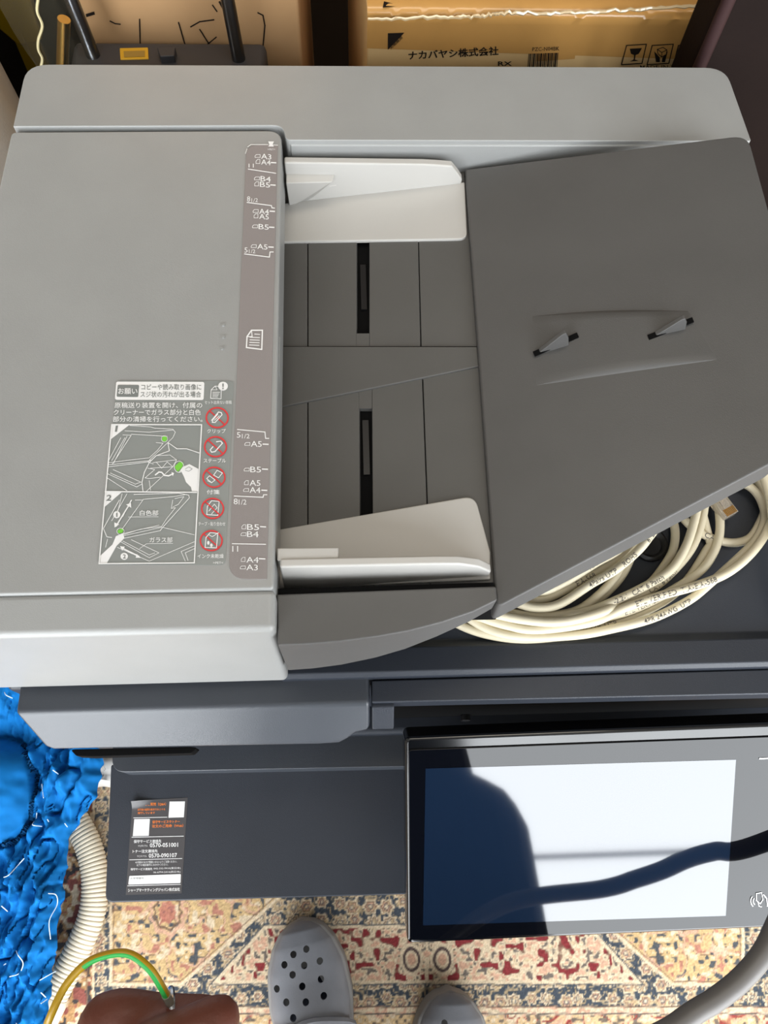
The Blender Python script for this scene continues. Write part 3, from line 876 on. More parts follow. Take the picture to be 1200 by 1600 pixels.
def on_path(pi, px0, body, size, soup, flip=False):
    P = paths[pi]
    seg = np.linalg.norm(np.diff(P, axis=0), axis=1); L = np.concatenate([[0], np.cumsum(seg)])
    q0 = U(px0[0], px0[1], zx + CR)
    s0 = L[np.argmin(np.linalg.norm(P[:, :2] - q0[:2], axis=1))]
    v, f = glyphs(body, .004)
    out = []
    for (x, y) in v:
        s_ = min(max(s0 + (x - 0) * size, 0), L[-1])
        c = np.array([np.interp(s_, L, P[:, k]) for k in range(3)])
        c2 = np.array([np.interp(min(s_ + .001, L[-1]), L, P[:, k]) for k in range(3)])
        c1 = np.array([np.interp(max(s_ - .001, 0), L, P[:, k]) for k in range(3)])
        d = c2 - c1; d[2] = 0; d /= np.linalg.norm(d); n = np.array([-d[1], d[0], 0])
        w = (y - .36) * size
        a = w / CR - .25
        out.append(c + n * CR * 1.06 * math.sin(a) + np.array([0, 0, 1]) * CR * 1.06 * math.cos(a))
    soup.add(out, f)


so = Soup()
on_path(3, (945, 945), '-2.2-1  CAT 6 Patch', .0052, so)
on_path(2, (1005, 925), 'CAT 6 Patch', .0052, so)
on_path(5, (982, 947), 'ETL VERIFIED  TIA-EIA-568', .0056, so)
on_path(1, (965, 960), 'ETL VERIFIED', .0050, so)
on_path(0, (900, 988), 'E11-568  UTP', .0050, so)
on_path(4, (1000, 972), '4PR 24AWG  UTP', .0050, so)
on_path(6, (905, 920), '4Pairs UTP    ROHS', .0052, so)
on_path(6, (996, 860), '61200HCA', .0052, so)
on_path(7, (890, 916), 'EIA-568', .0050, so)
on_path(8, (905, 896), 'TIA  HCL006', .0050, so)
on_path(12, (1098, 838), 'CAT', .0056, so)
so.build('cable_lettering', M['cableink'], nc, smooth=False)['kind'] = 'stuff'
# plug
pc = U(1128, 790, zx + .012)
d = U(1141, 806, zx + .012) - U(1110, 766, zx + .012); d /= np.linalg.norm(d); n = np.array([-d[1], d[0], 0])
c8 = lambda a, b, z: pc + d * a + n * b + np.array([0, 0, z])
plug = prism('plug', [c8(-.012, -.0058, .004), c8(.010, -.0058, .004), c8(.010, .0058, .004), c8(-.012, .0058, .004)],
             [c8(-.012, -.0058, -.004), c8(.010, -.0058, -.004), c8(.010, .0058, -.004), c8(-.012, .0058, -.004)], M['clear'], nc, .0006)
so = Soup()
for k in range(8):
    b = -.0042 + k * .0012
    tt = [c8(.004, b - .0003, .0044), c8(.0095, b - .0003, .0044), c8(.0095, b + .0003, .0044), c8(.004, b + .0003, .0044)]
    so.add(*prism_vf(tt, down(tt, .001)))
so.build('contacts', M['gold'], plug, smooth=False)
tt = [c8(-.010, -.003, .0065), c8(.004, -.003, .0045), c8(.004, .003, .0045), c8(-.010, .003, .0065)]
prism('latch', tt, down(tt, .0009), M['clear'], plug)
tube('plug_lead', catmull([np.array(full[0]) - [0, 0, .0], np.array(full[0]) * .4 + c8(-.009, 0, 0) * .6, c8(-.009, 0, 0)], 6), CR, M['cable'], nc)

# ================================================================== BEHIND THE COPIER
# printed carton, right
YB = 0.66
bx0 = UY(574, 60, YB)[0]; bx1 = UY(1190, 60, YB)[0]
zb_top = UY(700, 30, YB)[2]
carton = thing('cardboard_carton', 'printed brown cardboard carton with shiny packing tape behind the copier', 'box', ((bx0 + bx1) / 2, YB + .15, 0))
skew = .010
fr = [(bx0, YB + skew, 0), (bx1, YB - skew, 0), (bx1, YB - skew, zb_top + .012), (bx0, YB + skew, zb_top)]
bk = [(bx0 - .015, YB + .33, 0), (bx1 + .01, YB + .3, 0), (bx1 + .01, YB + .3, zb_top + .006), (bx0 - .015, YB + .33, zb_top)]
prism('carton_body', fr, bk, M['cardR'], carton, .003)
cpos = np.array([bx0, YB + skew, 0]); cdir = np.array([bx1 - bx0, -2 * skew, 0]); cn = np.cross(cdir / np.linalg.norm(cdir), [0, 0, 1.0])
cf = lambda l: plane_map(cpos, cn, l)
# tape band over the edge
so = Soup(); N = 60
vv = []
for i in range(N + 1):
    s_ = i / N; x = bx0 + (bx1 - bx0) * s_; y = YB + skew - 2 * skew * s_; zt3 = zb_top + .012 * s_
    j = .0004 * math.sin(i * 1.7) + .0003 * math.sin(i * 3.1 + 1)
    vv += [(x, y - .0008, zt3 - .034 - .012 * s_ + .004 * s_), (x, y - .0012, zt3 - .010), (x, y - .003 - abs(j), zt3 - .002 + j), (x, y + .002, zt3 + .003 + abs(j)), (x, y + .016, zt3 + .0025), (x, y + .05, zt3 + .0012)]
ff = [[i * 6 + k, i * 6 + k + 1, i * 6 + 7 + k, i * 6 + 6 + k] for i in range(N) for k in range(5)]
mk('packing_tape', vv, ff, M['tape'], carton, angle=60)
c2 = cf(.0009)
t = [c2(842, 40), c2(905, 38), c2(898, 92), c2(838, 96)]
prism('packing_tape', t, along(t, np.array([0, .0006, 0])), M['tape'], carton)
ink = Ink()
ink.text('ナカバヤシ株式会社', 638, 94, 141, 14, dx=(1, -.055), bold=.022)
ink.text('RX', 778, 103, 22, 7, bold=.02)
ink.poly([(606, 52), (632, 51), (606, 78)]); ink.text('天地無用', 611, 78, 26, 5, dx=(.72, -.7), dy=(-.6, -.7), bold=.01)
x = 826
for k in range(17):
    w = (1.2, 2.4, 1.0, 1.8)[k * 7 % 4]; ink.poly([(x, 84 - k * .1), (x + w, 84 - k * .1), (x + w - 2, 108), (x - 2, 108)]); x += w + (1.0, 1.5, 1.2)[k % 3]
ink.text('PZC-N04BK', 832, 80, 42, 6, dx=(1, -.03))
for (x0, w) in ((975, 32), (1015, 34), (1056, 34)):
    ink.line([(x0 + 4, 71), (x0 + w + 3, 69), (x0 + w - 4, 99), (x0 - 4, 101)], 1.6, True)
ink.poly([(984, 76), (1003, 75), (998, 84), (993, 86), (992, 93), (998, 95), (984, 96), (990, 93), (991, 86), (986, 84)])
ink.poly([(1022, 80), (1026, 84), (1031, 90), (1031, 97), (1025, 97), (1024, 90)]); ink.poly([(1044, 78), (1041, 84), (1035, 90), (1034, 97), (1039, 97), (1041, 89)])
ink.line([(1027, 77), (1036, 74), (1042, 78), (1034, 82), (1027, 77), (1028, 84), (1034, 89), (1041, 85), (1042, 78)], 1.2); ink.line([(1034, 82), (1034, 89)], 1.1)
ink.poly([(1060, 82), (1066, 74), (1076, 71), (1086, 76), (1088, 82), (1074, 80)]); ink.line([(1074, 80), (1070, 94), (1066, 96), (1062, 93)], 1.6)
ink.text('MADE IN TAIWAN', 1000, 108, 92, 6, dx=(1, -.01), bold=.005)
ink.build('carton_print', M['inkblack'], cf(.0014), carton, n=(0, -1, 0))
ink = Ink(); ink.poly([(598, 12), (600, 2), (628, 9)])
zz_ = zb_top + .004
ink.build('carton_top_print', M['inkblack'], lambda x, y: U(x, y, zz_), carton)
# crumpled clear tape ridge catching the light
so = Soup()
pts = [UY(x, y, YB - .006) for x, y in ((575, 30), (640, 28), (700, 26), (740, 25), (770, 22), (800, 20), (860, 21), (930, 18), (1000, 14), (1070, 10), (1120, 6))]
P = catmull(pts, 9); P[:, 2] += rng.normal(0, .0006, len(P)); P[:, 1] += rng.normal(0, .0006, len(P))
tube('tape_ridge', P, .0011 + .0007 * rng.random(len(P)), mat('clear_tape', rgb(214, 190, 150), .15, .6, coat=.5), carton, 6)

# plain carton, left, with marker strokes
YC = 0.725
lx0 = UY(128, 60, YC)[0]; lx1 = UY(470, 60, YC)[0]
cl = thing('cardboard_box', 'plain brown cardboard box with black marker strokes behind the trolley handle', 'box', ((lx0 + lx1) / 2, YC + .15, 0))
fr = [(lx0, YC, 0), (lx1, YC, 0), (lx1, YC, 1.02), (lx0, YC, 1.02)]
prism('box_body', fr, [(p[0], YC + .28, p[2]) for p in fr], M['cardL'], cl, .004)
ink = Ink()
for st, w in (([(172, 33), (180, 37), (188, 38)], 2), ([(136, 24), (146, 21)], 5), ([(218, 30), (219, 68)], 2), ([(279, 35), (290, 73)], 2), ([(298, 42), (312, 34), (334, 31)], 2.2), ([(312, 46), (330, 74)], 2), ([(338, 58), (316, 76)], 2),
              ([(332, 8), (339, 18)], 2), ([(343, 3), (348, 12)], 3), ([(403, 20), (411, 24), (414, 40), (411, 72)], 2)):
    ink.line(st, w)
ink.build('marker_strokes', M['inkblack'], lambda x, y: UY(x, y, YC - .0008), cl, n=(0, -1, 0))

# folding trolley with steel handle
tx0, tx1 = U(114, 90, .72)[0], U(416, 90, .72)[0]
yt0 = U(260, 98, .72)[1]; yt1 = yt0 + .035
tr = thing('folding_trolley', 'black folding trolley with two steel handle tubes and a yellow label', 'trolley', ((tx0 + tx1) / 2, yt0, 0))
dk_ = box('trolley_deck', tx0, tx1, yt0 - .02, yt1 - .012, .10, .725, M['cart'], tr, .006)
t = [U(187, 75, .7262), U(231, 74, .7262), U(232, 91, .7262), U(188, 92, .7262)]
prism('yellow_label', t, down(t, .002), M['yellow'], tr, .0004)
t = [U(245, 74, .732), U(274, 73, .732), U(272, 87, .732), U(250, 88, .732)]
prism('deck_latch', t, down(t, .012), M['cart'], tr, .001)
t = [U(193, 80, .7268), U(226, 79, .7268), U(226, 88, .7268), U(194, 89, .7268)]
prism('label_print', t, down(t, .0004), mat('label_grey', rgb(140, 110, 40), .5), tr)
for (xa_, ya_, xb_, yb_) in ((104, -20, 148, 92), (352, -20, 374, 97)):
    A = U(xb_, yb_, .722); B = UY(xa_, ya_, A[1] + .012)
    B2 = A + (B - A) * 1.5
    v, f = tube_vf([A - (B - A) * .03, B2], .0062, 16); mk('handle_tube', v, f, M['steel'], tr)

# clear bag with brass tube
bagp = thing('clear_plastic_bag', 'crumpled clear plastic bag holding a brass tube beside the trolley', 'bag', tuple(U(80, 120, .3) * [1, 1, 0]))
nu, nv = 26, 34; v = []; f = []
for j in range(nv + 1):
    for i in range(nu + 1):
        a = 2 * math.pi * i / nu; h = .28 + .62 * j / nv
        cx, cy = UY(88, 60, .615)[0], .63
        rx = .030 * (1 - .25 * j / nv) * (1 + .10 * math.sin(3 * a + j * .5) + .08 * math.sin(7 * a + j * .9)); ry = .022 * (1 + .15 * math.sin(5 * a - j * .6))
        v.append((cx + rx * math.cos(a) + .006 * math.sin(j * .35) - .012 * j / nv, cy + ry * math.sin(a), h))
for j in range(nv):
    for i in range(nu):
        f.append([j * (nu + 1) + i, j * (nu + 1) + i + 1, (j + 1) * (nu + 1) + i + 1, (j + 1) * (nu + 1) + i])
bagm = mat('clear_bag_film', rgb(120, 116, 100), .06, 1.0, alpha=.07)
mk('bag_film', v, f, bagm, bagp, angle=25)
A = UY(97, 108, .632); B = UY(100, 30, .632)
tube('brass_tube', [A - (B - A) * 2.0, A, B], .0052, M['brass'], bagp, 14)
P = catmull([UY(x, y, .606) for x, y in ((60, -6), (58, 18), (66, 40), (60, 62), (60, 78), (66, 92), (63, 108))], 8)
tube('bag_seam', P, .0011, mat('bag_fold', rgb(190, 180, 140), .15, .6), bagp, 6)

# added black block standing in for the dark background behind the bag
cs_ = box('dark_backdrop', lx0 - .40, lx0 - .012, .83, 1.05, 0, 1.08, mat('backdrop_black', rgb(20, 17, 16), .8, .1), None, .006, base=(lx0 - .2, .94, 0))
tag(cs_, 'added black block for the darkness left of the plain box behind the clear bag', 'backdrop')
# yellow vinyl piece
t = [UY(x, y, .775) for x, y in ((-20, -30), (38, -30), (66, 62), (60, 66), (30, 72), (22, 66), (-20, 30))]
ys = prism('yellow_vinyl_sheet', t, along(t, (0, .012, 0)), M['yellowsheet'], None, .002, base=tuple(t[3]))
tag(ys, 'dull yellow vinyl sheet in the far left corner behind the clear bag', 'sheet')
bm_ = ys.data
# extend it to the floor so that it stands
t2 = [UY(x, y, .775) for x, y in ((20, 60), (55, 60))]
tt = [(t2[0][0], .777, 0), (t2[1][0], .777, 0), (t2[1][0], .777, t2[1][2]), (t2[0][0], .777, t2[0][2])]
prism('folded_end', tt, along(tt, (0, .008, 0)), M['yellowsheet'], ys)

# dark brown upright on the right
ex = UY(1085, 105, .575)
br = thing('brown_partition', 'dark brown upholstered partition with piped edge standing behind right of the copier', 'partition', (ex[0] + .3, .60, 0))
box('partition_body', ex[0], ex[0] + .6, .575, .625, 0, 1.15, M['brown'], br, .010, 4)
tube('piped_edge', [(ex[0] + .003, .573, .0), (ex[0] + .003, .573, 1.14)], .0052, M['piping'], br, 10)

# off-white sack at the left edge
sk = []
ff = []
cx, cy = -0.440, 0.58
nu, nv = 40, 30
for j in range(nv + 1):
    h = j / nv; z = .98 * h
    R = .128 + .030 * math.sin(math.pi * min(1, h * 1.02)) - .055 * max(0, (h - .80) / .2) ** 2
    for i in range(nu):
        a = 2 * math.pi * i / nu
        r = R * (1 + .025 * math.sin(6 * a + 3 * h) + .018 * math.sin(11 * a - 7 * h))
        sk.append((cx + r * math.cos(a), cy + r * 1.1 * math.sin(a), z))
for j in range(nv):
    for i in range(nu):
        ff.append([j * nu + i, j * nu + (i + 1) % nu, (j + 1) * nu + (i + 1) % nu, (j + 1) * nu + i])
ff.append(list(range(nu - 1, -1, -1))); ff.append([nv * nu + i for i in range(nu)])
sack = mk('canvas_sack', sk, ff, M['sack'], None, angle=60, base=(cx, cy, 0))
tag(sack, 'off white canvas sack standing at the left edge beside the feeder', 'sack')

# ================================================================== RUG
mr = bpy.data.materials.new('woven_rug_pile'); mr.use_nodes = True
nt = mr.node_tree; a = nt.nodes.new('ShaderNodeVertexColor'); a.layer_name = 'pile'
pb = nt.nodes['Principled BSDF']; nt.links.new(a.outputs['Color'], pb.inputs['Base Color']); pb.inputs['Roughness'].default_value = .95; pb.inputs['Specular IOR Level'].default_value = .1


def rug_mesh(name, gx, gy):
    X, Y = np.meshgrid(gx, gy)
    c = np.stack([X, Y, np.full_like(X, -CAMZ)], -1) @ ROT       # world -> camera
    PX = 600 + FPX * c[..., 0] / -c[..., 2]; PY = 800 - FPX * c[..., 1] / -c[..., 2]


    def lerp(C, k, col):
        k = np.clip(k, 0, 1)[..., None]; return C * (1 - k) + np.array(col, float) * k


    cream, tan, navy, red, pink, out = (214, 194, 164), (194, 168, 128), (70, 76, 84), (132, 54, 56), (206, 164, 138), (120, 96, 80)
    SX = np.abs(PX - 667)                                        # the border repeats mirrored about the middle
    wob = (vnoise(PX / 9, PY / 9, 3) - .5) * 5
    sx, py = SX + wob * .3, PY + wob * .3
    fld = lambda s, seed: vnoise(SX / s + .6 * vnoise(SX / s / 2, PY / s / 2, seed + 5), PY / s + .6 * vnoise(SX / s / 2 + 9, PY / s / 2, seed + 6), seed)
    step = lambda d, w=1.2: np.clip(d / w + .5, 0, 1)


    def halfplane(x0, y0, x1, y1):                               # >0 on the left of the line, in pixels
        L = math.hypot(x1 - x0, y1 - y0); return ((sx - x0) * (y1 - y0) - (py - y0) * (x1 - x0)) / L


    C = np.zeros(X.shape + (3,)) + np.array(navy, float)
    # rosettes scattered along the navy bands on a jittered lattice
    def rosettes(C, pitch, r, mask, seed):
        u = SX / pitch; v_ = PY / pitch
        ju, jv = np.floor(u), np.floor(v_)
        best = np.full(X.shape, 9.0); ang = np.zeros(X.shape); rr = np.ones(X.shape); typ = np.zeros(X.shape)
        for a in (-1, 0, 1):
            for b in (-1, 0, 1):
                h1 = np.mod(np.sin((ju + a) * 127.1 + (jv + b) * 311.7 + seed) * 43758.5, 1); h2 = np.mod(np.sin((ju + a) * 269.5 + (jv + b) * 183.3 + seed) * 24634.6, 1)
                dx = u - (ju + a + .5 + (h1 - .5) * .45); dy = v_ - (jv + b + .5 + (h2 - .5) * .45); d = np.hypot(dx, dy)
                k = d < best; best = np.where(k, d, best); ang = np.where(k, np.arctan2(dy, dx), ang); typ = np.where(k, h1, typ); rr = np.where(k, .8 + .4 * h2, rr)
        d = best * pitch / rr
        pet = r * (1 + .16 * np.cos(ang * np.where(typ > .5, 6, 8)))
        m = step(pet - d, 1.6) * mask
        C = lerp(C, m, cream)
        C = lerp(C, step(pet * .62 - d) * mask * np.where(typ > .35, 1, 0), pink); C = lerp(C, step(1.1 - np.abs(d - pet * .62), 1.2) * mask * .8, out)
        C = lerp(C, step(pet * .25 - d) * mask, np.array(cream)); C = lerp(C, step(.9 - np.abs(d - pet * .3), 1) * mask * .7, navy)
        return C
    C = rosettes(C, 25, 10.5, np.ones(X.shape), 1.0)
    n = fld(7, 21); C = lerp(C, step(.06 - np.abs(n - .55), .06) * .8, tan)
    # red trapezoid
    dr = np.minimum.reduce([py - 1450, 1533 - py, -(halfplane(255, 1450, 330, 1533)) * -1 * -1])
    dr = np.minimum.reduce([py - 1450, 1533 - py, ((330 - 255) * (py - 1450) / 83.0 + 252 - sx) * .75])
    n1, n2 = fld(10, 31), fld(5.5, 41)
    F = np.zeros_like(C) + np.array(red, float)
    n1 = n1 + .10 * (fld(5, 33) - .5)
    F = lerp(F, step(n1 - .28, .05), cream); F = lerp(F, step(.03 - np.abs(n1 - .28), .03) * .7, out)
    F = lerp(F, step(n2 - .62, .06) * step(n1 - .42, .1), pink); F = lerp(F, step(.03 - np.abs(n2 - .5), .03) * .55 * step(n1 - .42, .1), tan)
    F = lerp(F, step(.30 - n2, .05) * .85 * step(n1 - .45, .1), (96, 88, 84))
    q = np.hypot((sx - 24) / 12.0, (py - 1499) / 17.0)
    F = lerp(F, step((1.55 - q) * 10), cream); F = lerp(F, step((.16 - np.abs(q - 1.0)) * 14), (86, 72, 70)); F = lerp(F, step((.55 - q) * 10), pink)
    F = lerp(F, step(3 - np.abs(sx) + 0 * py) * step(py - 1495, 2), cream)
    k = np.clip(step(dr), 0, 1)[..., None]; C = C * (1 - k) + F * k
    C = lerp(C, step(2.6 - np.abs(dr + 1.5), 1.2), cream); C = lerp(C, step(.9 - np.abs(dr + 5.2), 1.0) * .8, navy)
    # beige cartouches either side
    rx = (sx - 280); db = np.minimum.reduce([1537 - py, ((sx - 282) - (1537 - 1537) + (py - 1537) * -1 * 0 + 0 * py), 494 - sx])
    db = np.minimum.reduce([1537 - py, (sx - (384 - (1537 - py) * 1.12)) * .67, 493 - sx])
    B = np.zeros_like(C) + np.array((200, 170, 124), float)
    n3, n4 = fld(16, 51), fld(7, 61)
    B = lerp(B, step(.045 - np.abs(n3 - .5), .03), pink); B = lerp(B, step(.02 - np.abs(n3 - .58), .02) * .8, out); B = lerp(B, step(n4 - .66, .05) * step(n3 - .5, .1), cream)
    B = lerp(B, step(.27 - n4, .05) * step(n3 - .45, .1) * .9, navy); B = lerp(B, step(n4 - .62, .04) * step(.42 - n3, .05), (176, 122, 104))
    q = np.hypot((sx - 405) / 26, (py - 1425) / 34); th = np.arctan2(py - 1425, sx - 405)
    qq = q * (1 + .08 * np.cos(9 * th))
    B = lerp(B, step((.10 - np.abs(qq - 1)) * 20), pink); B = lerp(B, step((.06 - np.abs(qq - .78)) * 20), out); B = lerp(B, step((.5 - qq) * 20) * .8, np.array((178, 112, 98)))
    k = np.clip(step(db), 0, 1)[..., None]; C = C * (1 - k) + B * k
    C = lerp(C, step(2.4 - np.abs(db + 1.2), 1.2), cream); C = lerp(C, step(.8 - np.abs(db - 3.5), 1.0) * .8, out)
    # guard stripes and outer border below
    low = PY - 1572 + wob * .2
    C = lerp(C, step(low), cream); C = lerp(C, step(low) * step(fld(5, 71) - .58, .06), pink)
    C = lerp(C, step(1.1 - np.abs(low - 1), 1), (110, 90, 78)); C = lerp(C, step(1.0 - np.abs(low - 12), 1), (90, 84, 82))
    L2 = np.zeros_like(C) + np.array((206, 176, 134), float); n5, n6 = fld(15, 81), fld(7, 91)
    L2 = lerp(L2, step(.05 - np.abs(n5 - .5), .03), pink); L2 = lerp(L2, step(n6 - .64, .05), cream); L2 = lerp(L2, step(.29 - n6, .05) * .8, (92, 84, 80)); L2 = lerp(L2, step(.03 - np.abs(n5 - .62), .03), (150, 70, 64))
    k = np.clip(step(low - 14), 0, 1)[..., None]; C = C * (1 - k) + L2 * k
    # left part of the rug, beyond the vertical band; shade painted in as brown
    lef = 148 - PX + wob * .2
    G_ = np.zeros_like(C) + np.array((176, 138, 96), float)
    G_ = lerp(G_, step(.05 - np.abs(n5 - .5), .03), (158, 100, 84)); G_ = lerp(G_, step(n6 - .6, .05), cream); G_ = lerp(G_, step(.32 - n6, .05), (70, 66, 66)); G_ = lerp(G_, step(n1 - .72, .05), (140, 84, 76))
    k = np.clip(step(lef), 0, 1)[..., None]; C = C * (1 - k) + G_ * k
    C = lerp(C, step(1.6 - np.abs(lef - 2), 1), cream); C = lerp(C, step(1.0 - np.abs(lef - 12), 1), out)
    C = C * .94 * (.90 + .2 * rng.random(X.shape))[..., None]
    C = np.clip(C, 0, 255)
    lc = np.where(C / 255 <= .04045, C / 255 / 12.92, ((C / 255 + .055) / 1.055) ** 2.4)
    ny_, nx_ = X.shape
    zz_r = .0007 * rng.random(X.shape)
    V = np.stack([X, Y, zz_r], -1).reshape(-1, 3)
    idx = np.arange(nx_ * ny_).reshape(ny_, nx_)
    Fq = np.stack([idx[:-1, :-1], idx[:-1, 1:], idx[1:, 1:], idx[1:, :-1]], -1).reshape(-1, 4)
    me = bpy.data.meshes.new(name)
    me.vertices.add(len(V)); me.vertices.foreach_set('co', V.ravel())
    me.loops.add(Fq.size); me.loops.foreach_set('vertex_index', Fq.ravel().astype(np.int32))
    me.polygons.add(len(Fq)); me.polygons.foreach_set('loop_start', np.arange(0, Fq.size, 4, dtype=np.int32))
    me.update(calc_edges=True)
    att = me.color_attributes.new('pile', 'FLOAT_COLOR', 'POINT')
    att.data.foreach_set('color', np.concatenate([lc.reshape(-1, 3), np.ones((len(V), 1))], 1).ravel().astype(np.float32))
    me.materials.append(mr)
    return me


rug = bpy.data.objects.new('rug', rug_mesh('rug', np.arange(-.70, .72, .0017), np.arange(-.36, .20, .0017))); COL.objects.link(rug)
tag(rug, 'cream and red patterned oriental rug with navy bands under the copier', 'rug')
rb = bpy.data.objects.new('rug_end', rug_mesh('rug_end', np.arange(-.70, .72, .004), np.arange(-.95, -.357, .004))); COL.objects.link(rb); rb.parent = rug
t = [(-.70, -.95, 0), (.718, -.95, 0), (.718, .199, 0), (-.70, .199, 0)]
prism('rug_backing', atz(t, -.0005), atz(t, -.006), mat('rug_backing_jute', rgb(150, 120, 84), .9), rug)

# ================================================================== BLUE CLOTH HEAP
edge = catmull([(158, 1060), (154, 1150), (150, 1190), (136, 1250), (108, 1290), (92, 1325), (88, 1390), (80, 1440), (72, 1500), (66, 1560), (60, 1640), (55, 1700)], 10)
ZC = .13
ny, nx = 300, 200
v = []; f = []
ye_ = np.linspace(1060, 1690, ny)
xe = np.interp(ye_, edge[:, 1], edge[:, 0])
SXX, SYY = np.meshgrid(np.linspace(0, 1, nx), ye_)
PXc = -300 + (xe[:, None] + 300) * SXX
dg_ = PXc + .30 * (SYY - 1300)
q = (vnoise(dg_ / 13, SYY / 42, 5) - .5) * .026 + (vnoise(dg_ / 6 + vnoise(PXc / 20, SYY / 20, 15), SYY / 26, 6) - .5) * .022 + (vnoise(PXc / 3.5, SYY / 12, 7) - .5) * .007
ridge = np.abs(vnoise(dg_ / 10 + 3, SYY / 38, 8) - .5)
q -= np.clip(.10 - ridge, 0, 1) * .16
cxp, cyp = -8, 1235
rr_ = np.hypot((PXc - cxp) / 57, (SYY - cyp) / 82)
inside = np.clip((1.03 - rr_) / .06, 0, 1)
dome = .018 * np.clip(1 - rr_ ** 2, 0, 1) + (vnoise(PXc / 18, SYY / 14, 9) - .5) * .004
upper = np.clip((1175 - SYY) / 20, 0, 1) * np.clip((75 - PXc) / 15, 0, 1)
q = q * (1 - inside) + dome * inside
q = q * (1 - upper * .6)
q -= .014 * np.exp(-((rr_ - 1.07) / .05) ** 2) + .035 * np.exp(-((PXc - 15) / 45) ** 2 - ((SYY - 1148) / 26) ** 2)
edgefall = np.clip((1 - SXX) / .10, 0, 1)
Zh = ZC + q * (.35 + .65 * edgefall) - .030 * (1 - edgefall) ** 2
ed_w = (vnoise(SYY / 11, SXX * 0, 12) - .5) * 7
PXc = PXc + ed_w * np.clip((SXX - .75) / .25, 0, 1)
v = [U(PXc[j, i], SYY[j, i], ZC) * np.array([1, 1, 0]) + np.array([0, 0, Zh[j, i]]) for j in range(ny) for i in range(nx)]
f = [[j * nx + i, j * nx + i + 1, (j + 1) * nx + i + 1, (j + 1) * nx + i] for j in range(ny - 1) for i in range(nx - 1)]
# tucked-under side that carries the heap on the rug
border = [j * nx + nx - 1 for j in range(ny)] + [(ny - 1) * nx + i for i in range(nx - 2, -1, -1)] + [j * nx for j in range(ny - 2, -1, -1)] + [i for i in range(1, nx - 1)]
cen = np.mean([v[b] for b in border], 0)
o1 = len(v)
for (k, z) in ((.86, .09), (.66, .04), (.56, .002)):
    v += [np.array([cen[0] + (v[b][0] - cen[0]) * k, cen[1] + (v[b][1] - cen[1]) * k, z]) for b in border]
nb = len(border)
for l in range(3):
    A = border if l == 0 else [o1 + (l - 1) * nb + i for i in range(nb)]
    B_ = [o1 + l * nb + i for i in range(nb)]
    f += [[A[i], A[(i + 1) % nb], B_[(i + 1) % nb], B_[i]] for i in range(nb)]
f.append([o1 + 2 * nb + i for i in range(nb)])
bl = mk('gathered_blue_cloth', v, f, M['blue'], None, angle=70, base=(float(cen[0]), float(cen[1]), 0))
tag(bl, 'bright blue gathered cloth with a smooth round patch heaped on the rug', 'cloth')
hz = lambda x, y: float(Zh[min(ny - 1, max(0, int((y - 1060) / 630 * (ny - 1)))), min(nx - 1, max(0, int((x + 300) / (np.interp(y, edge[:, 1], edge[:, 0]) + 300) * (nx - 1))))])
# overlocked seam around the patch: zigzag thread
P = []
for i in range(150):
    a = math.radians(-62 + i * .95)
    r = 1.07 + (.035 if i % 2 else -.035)
    x, y = cxp + 57 * r * math.cos(a), cyp + 82 * r * math.sin(a)
    p = U(x, y, ZC); p[2] = hz(x, y) + .0035; P.append(p)
tube('seam_thread', P, .0014, M['bluedark'], bl, 5)
for pts in ([(57, 1270), (52, 1280), (56, 1289), (63, 1291)], [(75, 1280), (77, 1284)], [(98, 1286), (102, 1292)], [(14, 1370), (26, 1366), (34, 1350), (43, 1341)], [(5, 1415), (12, 1424)], [(25, 1486), (36, 1490), (40, 1504), (32, 1520), (20, 1524)],
            [(2, 1509), (12, 1505)], [(75, 1396), (83, 1399), (82, 1415), (72, 1440), (71, 1470)], [(54, 1535), (66, 1528), (76, 1522)], [(59, 1553), (64, 1562)], [(64, 1566), (60, 1570)], [(8, 1082), (14, 1088), (20, 1091)], [(90, 1205), (94, 1210)], [(64, 1225), (70, 1247)], [(26, 1598), (34, 1602)]):
    P = catmull([np.append(U(x, y, ZC)[:2], hz(x, y) + .006 + .004 * (i % 2)) for i, (x, y) in enumerate(pts)], 6)
    tube('loose_thread', P, .0006, M['thread'], bl, 5)

# white bag and scrap on the rug
def lump(name, pxs, h, label, cat, m, seed):
    pts = [U(x, y, 0.001) for x, y in pxs]; c = np.mean(pts, 0); v = []; f = []; n = len(pts) * 4
    ring = catmull(pts + [pts[0]], 4)[:-1]; n = len(ring); r_ = np.random.default_rng(seed)
    lv = ((1, .001), (1.0, .35 * h), (.86, .8 * h), (.55, h), (.2, h * .9))
    for k, z in lv: v += [np.array([c[0] + (p[0] - c[0]) * k, c[1] + (p[1] - c[1]) * k, z * (1 + .2 * (r_.random() - .5)) if z > .001 else z]) for p in ring]
    for l in range(len(lv) - 1): f += [[l * n + i, l * n + (i + 1) % n, (l + 1) * n + (i + 1) % n, (l + 1) * n + i] for i in range(n)]
    f += [[i for i in range(n - 1, -1, -1)], [(len(lv) - 1) * n + i for i in range(n)]]
    o = mk(name, v, f, m, None, angle=70, base=(c[0], c[1], 0)); tag(o, label, cat); return o


lump('white_plastic_bag', [(152, 1186), (172, 1182), (215, 1185), (230, 1225), (190, 1232), (160, 1229), (139, 1232), (141, 1212)], .03, 'white plastic bag lying on the rug between blue cloth and copier', 'bag', M['whitebag'], 3)
lump('white_paper_scrap', [(72, 1470), (80, 1455), (86, 1464), (89, 1474), (80, 1480), (72, 1481)], .02, 'small white scrap on the rug at the edge of the blue cloth', 'scrap', M['whitebag'], 5)

